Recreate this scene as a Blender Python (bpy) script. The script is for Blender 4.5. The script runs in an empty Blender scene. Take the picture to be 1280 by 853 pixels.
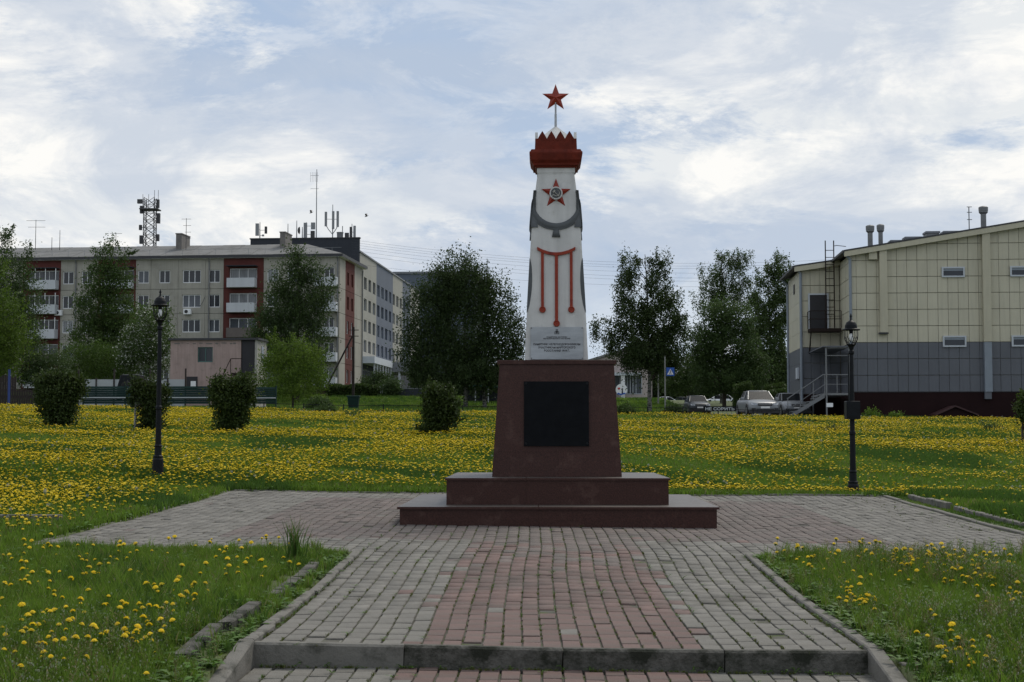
import bpy, math, random
import numpy as np
from mathutils import Vector, Matrix
random.seed(7); rng = np.random.default_rng(7)
R = math.radians
sc = bpy.context.scene

# ------------------------------------------------------------------ camera
F, CX, CY = 1906.0, 640.0, 426.5
YAW = math.atan(36 / 1906); PITCH = math.atan(116.5 / 1906)
EYE = Vector((0, 0, 1.14))
cam_d = bpy.data.cameras.new('camera'); cam = bpy.data.objects.new('camera', cam_d)
sc.collection.objects.link(cam); sc.camera = cam
cam.location = EYE; cam.rotation_euler = (math.pi / 2 + PITCH, 0, YAW)
cam_d.sensor_width = 36; cam_d.lens = 36 * F / 1280; cam_d.clip_end = 6000; cam_d.clip_start = .05
CM = Matrix.Rotation(YAW, 3, 'Z') @ Matrix.Rotation(math.pi / 2 + PITCH, 3, 'X')

def ray(px, py):
    return CM @ Vector(((px - CX) / F, -(py - CY) / F, -1))
def at(px, py, D):
    d = ray(px, py); return EYE + d * (D / d.y)

# ------------------------------------------------------------------ sky and sun
sc.view_settings.view_transform = 'Standard'; sc.view_settings.look = 'None'
sc.view_settings.exposure = 0.0; sc.view_settings.gamma = 1
SUN_EL, SUN_AZ = R(52), R(34)          # azimuth measured from +Y towards +X
world = bpy.data.worlds.new('World'); sc.world = world; world.use_nodes = True
nt = world.node_tree; nt.nodes.clear()
def N(t, **k):
    n = nt.nodes.new(t)
    for a, v in k.items(): setattr(n, a, v)
    return n
out = N('ShaderNodeOutputWorld'); bg = N('ShaderNodeBackground'); bg.inputs[1].default_value = 0.1
sky = N('ShaderNodeTexSky'); sky.sky_type = 'NISHITA'; sky.sun_disc = False
sky.sun_elevation = SUN_EL; sky.sun_rotation = SUN_AZ; sky.dust_density = 2.0; sky.air_density = 1.0
tc = N('ShaderNodeTexCoord')
def noise(scale, detail, rough, dist, mapscale, loc=(0, 0, 0)):
    mp = N('ShaderNodeMapping'); mp.inputs['Scale'].default_value = mapscale; mp.inputs['Location'].default_value = loc
    n = N('ShaderNodeTexNoise'); n.inputs['Scale'].default_value = scale; n.inputs['Detail'].default_value = detail
    n.inputs['Roughness'].default_value = rough; n.inputs['Distortion'].default_value = dist
    nt.links.new(tc.outputs['Generated'], mp.inputs[0]); nt.links.new(mp.outputs[0], n.inputs['Vector']); return n
def ramp(src, stops):
    r = N('ShaderNodeValToRGB'); e = r.color_ramp.elements
    while len(e) < len(stops): e.new(.5)
    for el, (p, c) in zip(e, stops):
        el.position = p; el.color = (c, c, c, 1) if not isinstance(c, tuple) else (*c, 1)
    nt.links.new(src, r.inputs[0]); return r
def mix(fac, a, b, mode='MIX'):
    m = N('ShaderNodeMix'); m.data_type = 'RGBA'; m.blend_type = mode; m.clamp_factor = True
    for i, s in ((0, fac), (6, a), (7, b)):
        if isinstance(s, (int, float)): m.inputs[i].default_value = s
        elif isinstance(s, tuple): m.inputs[i].default_value = (*s, 1)
        else: nt.links.new(s, m.inputs[i])
    return m.outputs[2]
n_veil = noise(2.0, 5, .55, .4, (1, 1, 3.4), (0.8, 8.6, 1.3))      # wide veil, blue against grey white
n_cloud = noise(3.1, 12, .66, .3, (1, 1, 2.9), (6.7, 7.6, 6.7))    # banks
n_puff = noise(8.5, 10, .68, .4, (1, 1, 2.6), (3.1, 2.2, .4))      # small bright puffs
def vm(op, a, b):
    v = N('ShaderNodeVectorMath', operation=op)
    for i, q in enumerate((a, b)):
        if isinstance(q, tuple): v.inputs[i].default_value = q
        else: nt.links.new(q, v.inputs[i])
    return v
def ma(op, a, b):
    v = N('ShaderNodeMath', operation=op)
    for i, q in enumerate((a, b)):
        if isinstance(q, (int, float)): v.inputs[i].default_value = q
        else: nt.links.new(q, v.inputs[i])
    return v.outputs[0]
# where the banks lie: broad soft swells and gaps in the cover (direction x, direction z, widths, strength)
bias = 0.0
for (bx, bz, wx, wz, k) in ((-.31, .22, .13, .05, .085), (-.19, .155, .22, .026, .085), (.10, .150, .22, .024, .075), (.25, .25, .15, .045, .075), (-.05, .215, .20, .050, -.125), (-.12, .26, .09, .02, -.05), (.12, .08, .22, .035, -.09), (.14, .20, .10, .022, -.05)):
    q = vm('MULTIPLY', vm('SUBTRACT', tc.outputs['Generated'], (bx, 0, bz)).outputs[0], (1 / wx, 0, 1 / wz)).outputs[0]
    e = ma('POWER', 2.71828, ma('MULTIPLY', vm('DOT_PRODUCT', q, q).outputs['Value'], -1.0)); bias = ma('ADD', ma('MULTIPLY', e, k), bias)
cl_f = ma('ADD', n_cloud.outputs[0], bias)
blue = mix(0.72, sky.outputs[0], (4.0, 5.4, 7.6))
veil = mix(ramp(n_veil.outputs[0], [(.38, 0.05), (.60, .95)]).outputs[0], blue, (4.7, 5.6, 7.0))
bank = mix(ramp(cl_f, [(.47, 0.0), (.54, .97)]).outputs[0], veil, (8.2, 8.45, 8.6))
puffm = N('ShaderNodeMath', operation='MULTIPLY'); puffm.use_clamp = True
nt.links.new(ramp(n_puff.outputs[0], [(.46, 0.0), (.57, 1.0)]).outputs[0], puffm.inputs[0])
nt.links.new(ramp(cl_f, [(.43, 0.30), (.53, 1.0)]).outputs[0], puffm.inputs[1])
puff = mix(puffm.outputs[0], bank, (9.9, 9.8, 9.5))
n_shade = noise(6.5, 9, .62, .4, (1, 1, 2.3), (5.0, 1.2, 2.4))   # grey undersides
shm = ramp(n_shade.outputs[0], [(.44, 0.0), (.58, .74)])
puff = mix(shm.outputs[0], puff, (5.5, 6.2, 7.3))
sep = N('ShaderNodeSeparateXYZ'); nt.links.new(tc.outputs['Generated'], sep.inputs[0])
hz = ramp(sep.outputs[2], [(0.0, .8), (.11, 0.0)])
hor = mix(hz.outputs[0], puff, (7.2, 8.1, 8.9))
nt.links.new(hor, bg.inputs[0]); nt.links.new(bg.outputs[0], out.inputs[0])

sun_d = bpy.data.lights.new('sun', 'SUN'); sun = bpy.data.objects.new('sun', sun_d); sc.collection.objects.link(sun)
sun_d.energy = 2.1; sun_d.angle = R(20); sun_d.color = (1, .93, .82)
sdir = Vector((math.sin(SUN_AZ) * math.cos(SUN_EL), math.cos(SUN_AZ) * math.cos(SUN_EL), math.sin(SUN_EL)))
sun.rotation_euler = sdir.to_track_quat('Z', 'Y').to_euler()

# ------------------------------------------------------------------ helpers
COL = sc.collection
def tag(o, label=None, cat=None, group=None, kind=None, category=None):
    cat = cat or category
    if label: o['label'] = label
    if cat: o['category'] = cat
    if group: o['group'] = group
    if kind: o['kind'] = kind
    return o
def thing(name, label, cat, loc=(0, 0, 0), rz=0, group=None):
    o = bpy.data.objects.new(name, None); COL.objects.link(o); o.empty_display_size = .2
    o.location = loc; o.rotation_euler = (0, 0, rz); return tag(o, label, cat, group)

class MB:
    def __init__(s): s.v = []; s.f = []; s.m = []
    def add(s, vs, fs, mi=0):
        b = len(s.v); s.v += [tuple(p) for p in vs]; s.f += [tuple(b + i for i in f) for f in fs]; s.m += [mi] * len(fs); return s
    def box(s, x0, x1, y0, y1, z0, z1, mi=0):
        return s.add([(x0, y0, z0), (x1, y0, z0), (x1, y1, z0), (x0, y1, z0), (x0, y0, z1), (x1, y0, z1), (x1, y1, z1), (x0, y1, z1)],
                     [(0, 3, 2, 1), (4, 5, 6, 7), (0, 1, 5, 4), (1, 2, 6, 5), (2, 3, 7, 6), (3, 0, 4, 7)], mi)
    def bbox(s, x0, x1, y0, y1, z0, z1, b, mi=0):
        """box whose top edges are chamfered by b"""
        def rg(i, z): return [(x0 + i, y0 + i, z), (x1 - i, y0 + i, z), (x1 - i, y1 - i, z), (x0 + i, y1 - i, z)]
        vs = rg(0, z0) + rg(0, z1 - b) + rg(b, z1); fs = [(8, 9, 10, 11), (0, 3, 2, 1)]
        for k in (0, 4):
            for i in range(4): j = (i + 1) % 4; fs.append((k + i, k + j, k + 4 + j, k + 4 + i))
        return s.add(vs, fs, mi)
    def top(s, mi):
        for i, f in enumerate(s.f):
            if len({round(s.v[k][2], 5) for k in f}) == 1 and s.v[f[0]][2] == max(v[2] for v in s.v): s.m[i] = mi
        return s
    def frust(s, a, b, mi=0):
        """frustum from rect a=(x0,x1,y0,y1,z) to rect b"""
        r = lambda q: [(q[0], q[2], q[4]), (q[1], q[2], q[4]), (q[1], q[3], q[4]), (q[0], q[3], q[4])]
        return s.add(r(a) + r(b), [(0, 3, 2, 1), (4, 5, 6, 7), (0, 1, 5, 4), (1, 2, 6, 5), (2, 3, 7, 6), (3, 0, 4, 7)], mi)
    def tube(s, p0, p1, r0, r1=None, n=6, mi=0, caps=True):
        r1 = r0 if r1 is None else r1; p0 = Vector(p0); p1 = Vector(p1); d = p1 - p0
        if d.length < 1e-6: return s
        d.normalize(); u = d.orthogonal().normalized(); w = d.cross(u); vs = []
        for p, r in ((p0, r0), (p1, r1)):
            for k in range(n):
                t = 2 * math.pi * k / n; vs.append(p + (u * math.cos(t) + w * math.sin(t)) * r)
        fs = [(k, (k + 1) % n, n + (k + 1) % n, n + k) for k in range(n)]
        if caps: fs += [tuple(range(n - 1, -1, -1)), tuple(range(n, 2 * n))]
        return s.add(vs, fs, mi)
    def path(s, pts, r, n=6, mi=0):
        rr = r if isinstance(r, (list, tuple)) else [r] * len(pts)
        for i in range(len(pts) - 1): s.tube(pts[i], pts[i + 1], rr[i], rr[i + 1], n, mi)
        return s
    def lathe(s, prof, n=16, c=(0, 0, 0), mi=0, cap=True):
        vs = []; fs = []; m = len(prof)
        for r, z in prof:
            for k in range(n):
                t = 2 * math.pi * k / n; vs.append((c[0] + r * math.cos(t), c[1] + r * math.sin(t), c[2] + z))
        for i in range(m - 1):
            for k in range(n): j = (k + 1) % n; fs.append((i * n + k, i * n + j, (i + 1) * n + j, (i + 1) * n + k))
        if cap: fs += [tuple(range(n - 1, -1, -1)), tuple(range((m - 1) * n, m * n))]
        return s.add(vs, fs, mi)
    def prism(s, poly, y0, y1, mi=0):
        """polygon in x,z extruded along y"""
        n = len(poly); vs = [(x, y0, z) for x, z in poly] + [(x, y1, z) for x, z in poly]
        return s.add(vs, [tuple(range(n)), tuple(range(2 * n - 1, n - 1, -1))] + [(i, n + i, n + (i + 1) % n, (i + 1) % n) for i in range(n)], mi)
    def holed(s, x0, x1, z0, z1, hx0, hx1, hz0, hz1, y0, y1, mi=0):
        """slab in the x,z plane from y0 (front) to y1 with a rectangular hole"""
        for a in ((x0, hx0, z0, z1), (hx1, x1, z0, z1), (hx0, hx1, z0, hz0), (hx0, hx1, hz1, z1)):
            if a[1] - a[0] > 1e-3 and a[3] - a[2] > 1e-3: s.box(a[0], a[1], y0, y1, a[2], a[3], mi)
        return s
    def mesh(s, name):
        me = bpy.data.meshes.new(name); me.from_pydata(s.v, [], s.f); return me
    def build(s, name, mats, parent=None, smooth=False, **tg):
        me = s.mesh(name)
        if not isinstance(mats, (list, tuple)): mats = [mats]
        for m in mats: me.materials.append(m)
        if any(s.m): me.polygons.foreach_set('material_index', s.m)
        if smooth: me.polygons.foreach_set('use_smooth', [True] * len(me.polygons))
        o = bpy.data.objects.new(name, me); COL.objects.link(o)
        if parent: o.parent = parent
        return tag(o, **tg)
def obj(name, me, parent=None, loc=(0, 0, 0), rot=None, scale=None, **tg):
    o = bpy.data.objects.new(name, me); COL.objects.link(o); o.location = loc
    if rot is not None: o.rotation_euler = rot
    if scale is not None: o.scale = scale
    if parent: o.parent = parent
    return tag(o, **tg)
def copy_tree(o, parent=None):
    c = o.copy(); COL.objects.link(c)
    if parent: c.parent = parent
    for ch in list(o.children): copy_tree(ch, c)
    return c
def np_mesh(name, V, Q, mats, smooth=False):
    """V (n,3) vertices, Q (m,k) faces of k corners"""
    me = bpy.data.meshes.new(name); V = np.asarray(V, dtype=np.float32); Q = np.asarray(Q, dtype=np.int32)
    me.vertices.add(len(V)); me.vertices.foreach_set('co', V.ravel())
    k = Q.shape[1]; me.loops.add(Q.size); me.loops.foreach_set('vertex_index', Q.ravel())
    me.polygons.add(len(Q)); me.polygons.foreach_set('loop_start', np.arange(0, Q.size, k, dtype=np.int32))
    me.update(calc_edges=True)
    for m in (mats if isinstance(mats, (list, tuple)) else [mats]): me.materials.append(m)
    if smooth: me.polygons.foreach_set('use_smooth', [True] * len(Q))
    return me

# ------------------------------------------------------------------ materials
def mat(name, col, rough=.7, var=.15, scale=4, bump=0, bscale=30, metal=0, col2=None, sstain=None, coords='Object', spec=None,
        island=0, trans=0, detail=6, stretch=(1, 1, 1), streak=0):
    m = bpy.data.materials.new(name); m.use_nodes = True; t = m.node_tree; nd = t.nodes; L = t.links
    bs = nd['Principled BSDF']; bs.inputs['Roughness'].default_value = rough; bs.inputs['Metallic'].default_value = metal
    if spec is not None: bs.inputs['Specular IOR Level'].default_value = spec
    tcn = nd.new('ShaderNodeTexCoord'); mp = nd.new('ShaderNodeMapping'); mp.inputs['Scale'].default_value = stretch
    L.new(tcn.outputs[coords], mp.inputs[0])
    nz = nd.new('ShaderNodeTexNoise'); nz.inputs['Scale'].default_value = scale; nz.inputs['Detail'].default_value = detail
    nz.inputs['Roughness'].default_value = .65
    L.new(mp.outputs[0], nz.inputs['Vector'])
    cr = nd.new('ShaderNodeValToRGB'); cr.color_ramp.elements[0].position = .3; cr.color_ramp.elements[1].position = .7
    c2 = col2 or tuple(min(1, c * (1 + var)) for c in col); c1 = col if col2 else tuple(c * (1 - var) for c in col)
    cr.color_ramp.elements[0].color = (*c1, 1); cr.color_ramp.elements[1].color = (*c2, 1)
    L.new(nz.outputs[0], cr.inputs[0]); cur = cr.outputs[0]
    def mx(fac, a, b, mode='MIX'):
        x = nd.new('ShaderNodeMix'); x.data_type = 'RGBA'; x.blend_type = mode
        for i, s_ in ((0, fac), (6, a), (7, b)):
            if isinstance(s_, (int, float)): x.inputs[i].default_value = s_
            elif isinstance(s_, tuple): x.inputs[i].default_value = (*s_, 1)
            else: L.new(s_, x.inputs[i])
        return x.outputs[2]
    if sstain:                      # (colour, scale, low, high): blotches with a shape of their own
        n2 = nd.new('ShaderNodeTexNoise'); n2.inputs['Scale'].default_value = sstain[1]; n2.inputs['Detail'].default_value = 8
        n2.inputs['Roughness'].default_value = .7; L.new(mp.outputs[0], n2.inputs['Vector'])
        r2 = nd.new('ShaderNodeValToRGB'); r2.color_ramp.elements[0].position = sstain[2]; r2.color_ramp.elements[1].position = sstain[3]
        L.new(n2.outputs[0], r2.inputs[0]); cur = mx(r2.outputs[0], cur, sstain[0])
    if streak:                      # rain streaks running down
        m3 = nd.new('ShaderNodeMapping'); m3.inputs['Scale'].default_value = (6, 6, .35); L.new(tcn.outputs[coords], m3.inputs[0])
        n3 = nd.new('ShaderNodeTexNoise'); n3.inputs['Scale'].default_value = 1.2; n3.inputs['Detail'].default_value = 5
        L.new(m3.outputs[0], n3.inputs['Vector'])
        r3 = nd.new('ShaderNodeValToRGB'); r3.color_ramp.elements[0].position = .45; r3.color_ramp.elements[1].position = .75
        L.new(n3.outputs[0], r3.inputs[0])
        k3 = nd.new('ShaderNodeMath'); k3.operation = 'MULTIPLY'; k3.inputs[1].default_value = streak; L.new(r3.outputs[0], k3.inputs[0])
        cur = mx(k3.outputs[0], cur, tuple(c * .45 for c in col))
    if island:
        gi = nd.new('ShaderNodeNewGeometry'); rm = nd.new('ShaderNodeMapRange')
        rm.inputs[3].default_value = 1 - island; rm.inputs[4].default_value = 1 + island
        L.new(gi.outputs['Random Per Island'], rm.inputs[0])
        oi = nd.new('ShaderNodeObjectInfo'); rm2 = nd.new('ShaderNodeMapRange'); rm2.inputs[3].default_value = 1 - island * .6; rm2.inputs[4].default_value = 1 + island * .6
        L.new(oi.outputs['Random'], rm2.inputs[0])
        mm = nd.new('ShaderNodeMath'); mm.operation = 'MULTIPLY'; L.new(rm.outputs[0], mm.inputs[0]); L.new(rm2.outputs[0], mm.inputs[1])
        vm = nd.new('ShaderNodeVectorMath'); vm.operation = 'SCALE'; L.new(cur, vm.inputs[0]); L.new(mm.outputs[0], vm.inputs['Scale']); cur = vm.outputs[0]
    L.new(cur, bs.inputs['Base Color'])
    if bump:
        nb = nd.new('ShaderNodeTexNoise'); nb.inputs['Scale'].default_value = bscale; nb.inputs['Detail'].default_value = 6
        L.new(mp.outputs[0], nb.inputs['Vector'])
        b = nd.new('ShaderNodeBump'); b.inputs['Strength'].default_value = bump; b.inputs['Distance'].default_value = .02
        L.new(nb.outputs[0], b.inputs['Height']); L.new(b.outputs[0], bs.inputs['Normal'])
    if trans:
        tr = nd.new('ShaderNodeBsdfTranslucent'); L.new(cur, tr.inputs[0]); ms = nd.new('ShaderNodeMixShader'); ms.inputs[0].default_value = trans
        L.new(bs.outputs[0], ms.inputs[1]); L.new(tr.outputs[0], ms.inputs[2]); L.new(ms.outputs[0], nd['Material Output'].inputs[0])
    return m
def leafmat(name, col, col2, trans=.35, scale=.6): return mat(name, col, .6, col2=col2, scale=scale, island=.35, trans=trans, coords='Object', spec=.25)

M = {}
M['soil'] = mat('soil and short grass', (.045, .062, .016), .95, col2=(.075, .10, .024), scale=1.2, bump=.6, bscale=25, sstain=((.07, .06, .035), 3, .58, .72))
M['bed'] = mat('sandy joint bed', (.045, .045, .03), .95, col2=(.09, .085, .07), scale=5, sstain=((.05, .07, .012), 7, .5, .62), bump=.5)
M['grey_paver'] = mat('grey paver', (.165, .158, .142), .88, .16, 7, .5, 90, island=.15, sstain=((.085, .08, .068), 1.6, .50, .72), spec=.25)
M['red_paver'] = mat('red paver', (.152, .104, .093), .88, .18, 7, .5, 90, island=.17, sstain=((.10, .085, .076), 1.6, .44, .70), spec=.25)
M['worn_paver'] = mat('worn pinkish paver', (.148, .122, .112), .88, .14, 7, .5, 90, island=.13, sstain=((.115, .105, .095), 1.6, .40, .66), spec=.25)
M['kerb'] = mat('weathered concrete kerb', (.155, .148, .132), .9, .14, 5, .35, 60, sstain=((.06, .06, .05), 4, .52, .68), spec=.25)
M['kerb_dark'] = mat('mossy concrete kerb', (.115, .110, .098), .9, .25, 3, .6, 60, sstain=((.025, .027, .020), 3.2, .44, .60), island=.1, spec=.2)
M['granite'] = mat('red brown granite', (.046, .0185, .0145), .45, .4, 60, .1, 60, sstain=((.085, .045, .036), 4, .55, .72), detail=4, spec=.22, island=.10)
M['granite_top'] = mat('granite with sky sheen', (.060, .048, .042), .45, .3, 70, .1, 60, sstain=((.10, .09, .08), 4, .42, .75), spec=.4)  # slab top faces: grey of the reflected sky put into the colour
M['white_paint'] = mat('white painted plaster', (.54, .535, .52), .8, .07, 3, .35, 9, streak=.4, sstain=((.36, .355, .33), 2.6, .58, .74))
M['grey_paint'] = mat('grey paint', (.085, .092, .097), .75, .15, 5, .25, 20, spec=.3)
M['red_paint'] = mat('red paint', (.24, .030, .012), .6, .15, 5, .35, 20, sstain=((.12, .01, .008), 5, .58, .70), spec=.3)
M['dark_red_paint'] = mat('weathered red paint', (.118, .0155, .0065), .7, .3, 6, .5, 18, sstain=((.36, .32, .28), 6, .68, .71), spec=.2, streak=.5)
M['star_red'] = mat('red enamel', (.22, .024, .012), .45, .15, 6, spec=.3)
M['black_stone'] = mat('black polished plaque', (.0075, .0085, .010), .5, .2, 8, .05, spec=.04)
M['steel'] = mat('brushed steel', (.30, .315, .33), .42, .28, 2.2, metal=.5, stretch=(.6, 1, 2.2))
M['ink'] = mat('black lettering', (.015, .015, .018), .5, .1)
M['bolt'] = mat('dull bolt', (.12, .11, .10), .5, .1, metal=.8)
M['iron'] = mat('black cast iron', (.006, .0075, .010), .55, .25, 14, .15, 60, spec=.18)
M['lamp_glass'] = mat('lamp bulb glass', (.8, .82, .83), .12, .03)
M['lens'] = mat('clear globe', (.75, .78, .8), .1, .03)
M['rust'] = mat('dark rusty steel', (.022, .014, .012), .8, .3, 8, .2, spec=.2)
M['bark'] = mat('dark bark', (.05, .04, .03), .9, .3, 3, .8, 12)
M['birch'] = mat('birch bark', (.16, .155, .14), .85, .15, 2, .3, 10, sstain=((.02, .02, .018), 3, .48, .56), stretch=(1, 1, 3))
M['whitewash'] = mat('whitewashed bark', (.26, .26, .24), .9, .2, 4, .5, 12)
M['leaf_dark'] = leafmat('dark leaves', (0.03, 0.055, 0.016), (0.06, 0.095, 0.028), .4)
M['leaf_mid'] = leafmat('mid green leaves', (0.04, 0.075, 0.017), (0.072, 0.115, 0.028), .4)
M['leaf_light'] = leafmat('light green leaves', (.050, .095, .014), (.085, .145, .022))
M['leaf_fresh'] = leafmat('fresh yellow green leaves', (.070, .130, .014), (.135, .205, .026))
M['leaf_birch'] = leafmat('birch leaves', (0.036, 0.063, 0.018), (0.07, 0.105, 0.032), .4)
M['leaf_hedge'] = leafmat('hedge leaves', (.03, .058, .012), (.06, .095, .02), scale=4)
M['leaf_bush'] = leafmat('bush leaves', (0.024, 0.043, 0.01), (0.055, 0.082, 0.015), .35, scale=5)
M['blossom'] = leafmat('white blossom', (.35, .37, .32), (.55, .56, .5), .3)
M['grass'] = leafmat('grass blades', (.072, .135, .013), (.145, .225, .030), .45, 1.2)
M['grass_dry'] = leafmat('dry stalks', (.16, .15, .06), (.25, .22, .10), .3, 3)
M['grass_dark'] = leafmat('deep green blades', (.036, .082, .012), (.070, .13, .020), .4, 3)
M['rosette'] = leafmat('dandelion leaves', (.05, .11, .015), (.09, .17, .02), .3, 3)
M['yellow'] = mat('dandelion yellow', (.80, .58, .008), .7, col2=(.92, .76, .03), scale=9, trans=.3, island=.12)
M['white_fluff'] = mat('seed head white', (.34, .36, .30), .9, .1, trans=.3)
M['panel_wall'] = mat('grey concrete panel', (.33, .315, .272), .9, .16, .22, .25, 3, streak=.35, sstain=((.21, .20, .175), .5, .55, .75), island=.05)
M['joint'] = mat('dark joint mortar', (.12, .12, .11), .9, .15)
M['brick_red'] = mat('dull red facade paint', (.105, .034, .029), .85, .16, 1.0, .2, 4, streak=.2, spec=.2)
M['white_trim'] = mat('white plastic frame', (.78, .79, .80), .5, .05)
M['glass'] = mat('window glass', (.018, .022, .028), .12, .3, .4, spec=.5)
M['glass_curtain'] = mat('window with pale curtain', (.17, .18, .19), .15, .4, .9, stretch=(4, 4, .5))
M['glass_grey'] = mat('dull grey glass', (.07, .08, .095), .15, .3, .5)
M['slate'] = mat('grey corrugated roof sheet', (.17, .17, .168), .85, .14, .5, .2, 4, sstain=((.11, .11, .105), .6, .5, .7), island=.06, spec=.2)
M['chimney'] = mat('grey brick chimney', (.15, .14, .13), .9, .2, 2, .5, 6)
M['balcony'] = mat('pale sheet balcony front', (.50, .52, .55), .6, .06, .8, .2, 6, streak=.2)
M['balcony_brown'] = mat('faded brown balcony front', (.13, .11, .10), .8, .15, 1)
M['brown_plinth'] = mat('brown brick plinth', (.05, .027, .023), .85, .2, 1.5, .3, 6)
M['dark_wall'] = mat('dark grey wall', (.040, .044, .055), .85, .12, .4, .2, 3, streak=.2, spec=.2)
M['cream_wall'] = mat('cream facade', (.31, .305, .275), .88, .08, .3, .2, 3, streak=.2)
M['blue_wall'] = mat('slate blue facade', (.105, .125, .165), .88, .08, .3, .2, 3, streak=.15)
M['canopy'] = mat('grey canopy', (.17, .18, .20), .7, .1, .5)
M['canopy_white'] = mat('pale canopy', (.45, .48, .52), .6, .06, .5)
M['pink_wall'] = mat('faded pink plaster', (.36, .27, .245), .9, .12, .8, .3, 5, sstain=((.22, .175, .155), 1.2, .54, .70), streak=.4)
M['pale_plaster'] = mat('stained pale plaster', (.34, .33, .30), .9, .12, 1, sstain=((.14, .12, .11), 1.5, .55, .66))
M['pink_pale'] = mat('pale pink plaster', (.42, .36, .34), .9, .06, .3, streak=.1)
M['dark_door'] = mat('dark door sheet', (.014, .013, .017), .6, .2, 2)
M['green_frame'] = mat('green window paint', (.05, .12, .11), .6, .2, 3)
M['green_fence'] = mat('dark green sheet fence', (.007, .026, .022), .6, .2, 2, spec=.2)
M['grey_fence'] = mat('light grey sheet fence', (.38, .40, .42), .6, .06, 1)
M['teal'] = mat('teal roof sheet', (.02, .11, .12), .5, .15, 1)
M['beige_clad'] = mat('beige cladding cassette', (.50, .47, .365), .5, .07, .5, .35, .9, streak=.2, spec=.3, island=.07)
M['beige_metal'] = mat('beige painted metal', (.45, .42, .32), .55, .08, .6, streak=.15, spec=.3)
M['grey_clad'] = mat('grey cladding cassette', (.115, .122, .140), .45, .10, .5, .35, .9, streak=.2, spec=.3, island=.08)
M['grey_blue_metal'] = mat('pale blue grey pipe', (.20, .23, .27), .5, .08, 2)
M['seam'] = mat('cladding seam lining', (.16, .15, .12), .8, .1)
M['wine_plinth'] = mat('wine red plinth render', (.017, .007, .0075), .85, .2, .8, .2, 4, spec=.15)
M['wine_roof'] = mat('wine red roof sheet', (.045, .014, .014), .6, .2, 1)
M['roof_edge'] = mat('dark roof edge', (.03, .03, .035), .6, .2)
M['stair_steel'] = mat('grey painted steel stair', (.16, .165, .17), .6, .15, 2)
M['zinc'] = mat('galvanised vent', (.16, .165, .17), .55, .2, 2, metal=.3)
M['asphalt'] = mat('asphalt', (.10, .10, .10), .9, .12, 1.5, .4, 30)
M['car_silver'] = mat('silver car paint', (.20, .21, .22), .35, .03, 1, metal=.3, spec=.5)
M['car_dark'] = mat('dark blue grey car paint', (.03, .038, .045), .35, .03, 1, metal=.2, spec=.4)
M['car_white'] = mat('white car paint', (.65, .67, .69), .3, .02, 1)
M['car_black'] = mat('black car paint', (.02, .022, .025), .3, .05, 1)
M['car_glass'] = mat('car glass', (.010, .012, .014), .22, .1, spec=.08)
M['rubber'] = mat('tyre rubber', (.012, .012, .012), .85, .1)
M['rim'] = mat('wheel rim', (.3, .3, .31), .35, .05, metal=.8)
M['headlight'] = mat('headlight lens', (.3, .32, .35), .2, .05, spec=.4)
M['grille'] = mat('black grille', (.012, .012, .013), .5, .1)
M['plate'] = mat('white plate', (.65, .65, .63), .6, .04)
M['sign_blue'] = mat('sign blue', (.01, .08, .38), .5, .05)
M['sign_white'] = mat('sign white', (.75, .76, .77), .5, .04)
M['sign_red'] = mat('sign red', (.45, .03, .03), .5, .05)
M['sign_dark'] = mat('dark print', (.03, .03, .05), .6, .05)
M['blue_post'] = mat('blue painted post', (.015, .04, .18), .6, .1)
M['wood_dark'] = mat('dark weathered timber', (.025, .018, .016), .9, .3, 3)
M['pole_grey'] = mat('grey concrete pole', (.22, .22, .21), .85, .1, 2)
M['antenna'] = mat('antenna grey', (.22, .23, .24), .6, .1)
M['antenna_dark'] = mat('antenna dark steel', (.04, .04, .043), .6, .1)
M['wire'] = mat('overhead wire', (.05, .06, .07), .7, .1)

# ------------------------------------------------------------------ terrain
_gy = [-60, 0, 7, 9, 9.6, 12, 13.5, 15.5, 18.9, 22, 26, 28, 34, 48, 64, 80, 100, 124, 140, 160, 178, 200, 260, 600, 6000]
_gz = [-.6, -.46, -.34, -.24, -.20, -.17, -.13, -.05, 0.0, .05, .14, .20, .50, 1.10, 1.62, 2.12, 2.42, 2.90, 3.7, 4.85, 5.15, 4.9, 5.4, 6, 6]
_ty = [-60, 22, 25.9, 27.5, 34, 48, 6000]; _tt = [.012, .010, .008, .030, .024, .013, .013]
def profile(x, y):
    x = np.asarray(x, float); y = np.asarray(y, float)
    return np.interp(y, _gy, _gz) - np.interp(y, _ty, _tt) * (np.clip(x, -42, 42) - .2)
def bumps(x, y):
    return .025 * np.sin(x * .9 + 1.3 * np.sin(y * .5)) * np.sin(y * .8 + .7) + .05 * np.sin(x * .23 + 1) * np.sin(y * .19)
_w = 3.83 / 30; PLAZA = (-1.80 - 27 * _w, -1.80 + 59 * _w, 15.4, 25.8); PATH = (-1.80, 2.03, 3.0, 15.4)
def on_paving(x, y, m=0.0):
    a = (x > PLAZA[0] - m) & (x < PLAZA[1] + m) & (y > PLAZA[2] - m) & (y < PLAZA[3] + m)
    b = (x > PATH[0] - .09 - m) & (x < PATH[1] + .09 + m) & (y > PATH[2]) & (y <= PATH[3] + .1)
    return a | b
def lawn(x, y):
    x = np.asarray(x, float); y = np.asarray(y, float)
    z = profile(x, y) + np.where(y > 27, bumps(x, y), .35 * bumps(x, y))
    # beds beside the path fall away a little in front of the step
    return np.where(on_paving(x, y, .0), z - .16, z)
def gz(x, y): return float(profile(x, y) + (bumps(x, y) if y > 27 else .35 * bumps(x, y)))
def gp(px, D):
    p = at(px, 500, D); return Vector((p.x, D, gz(p.x, D)))
def S(D): return F / D       # photo pixels per metre at depth D

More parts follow.
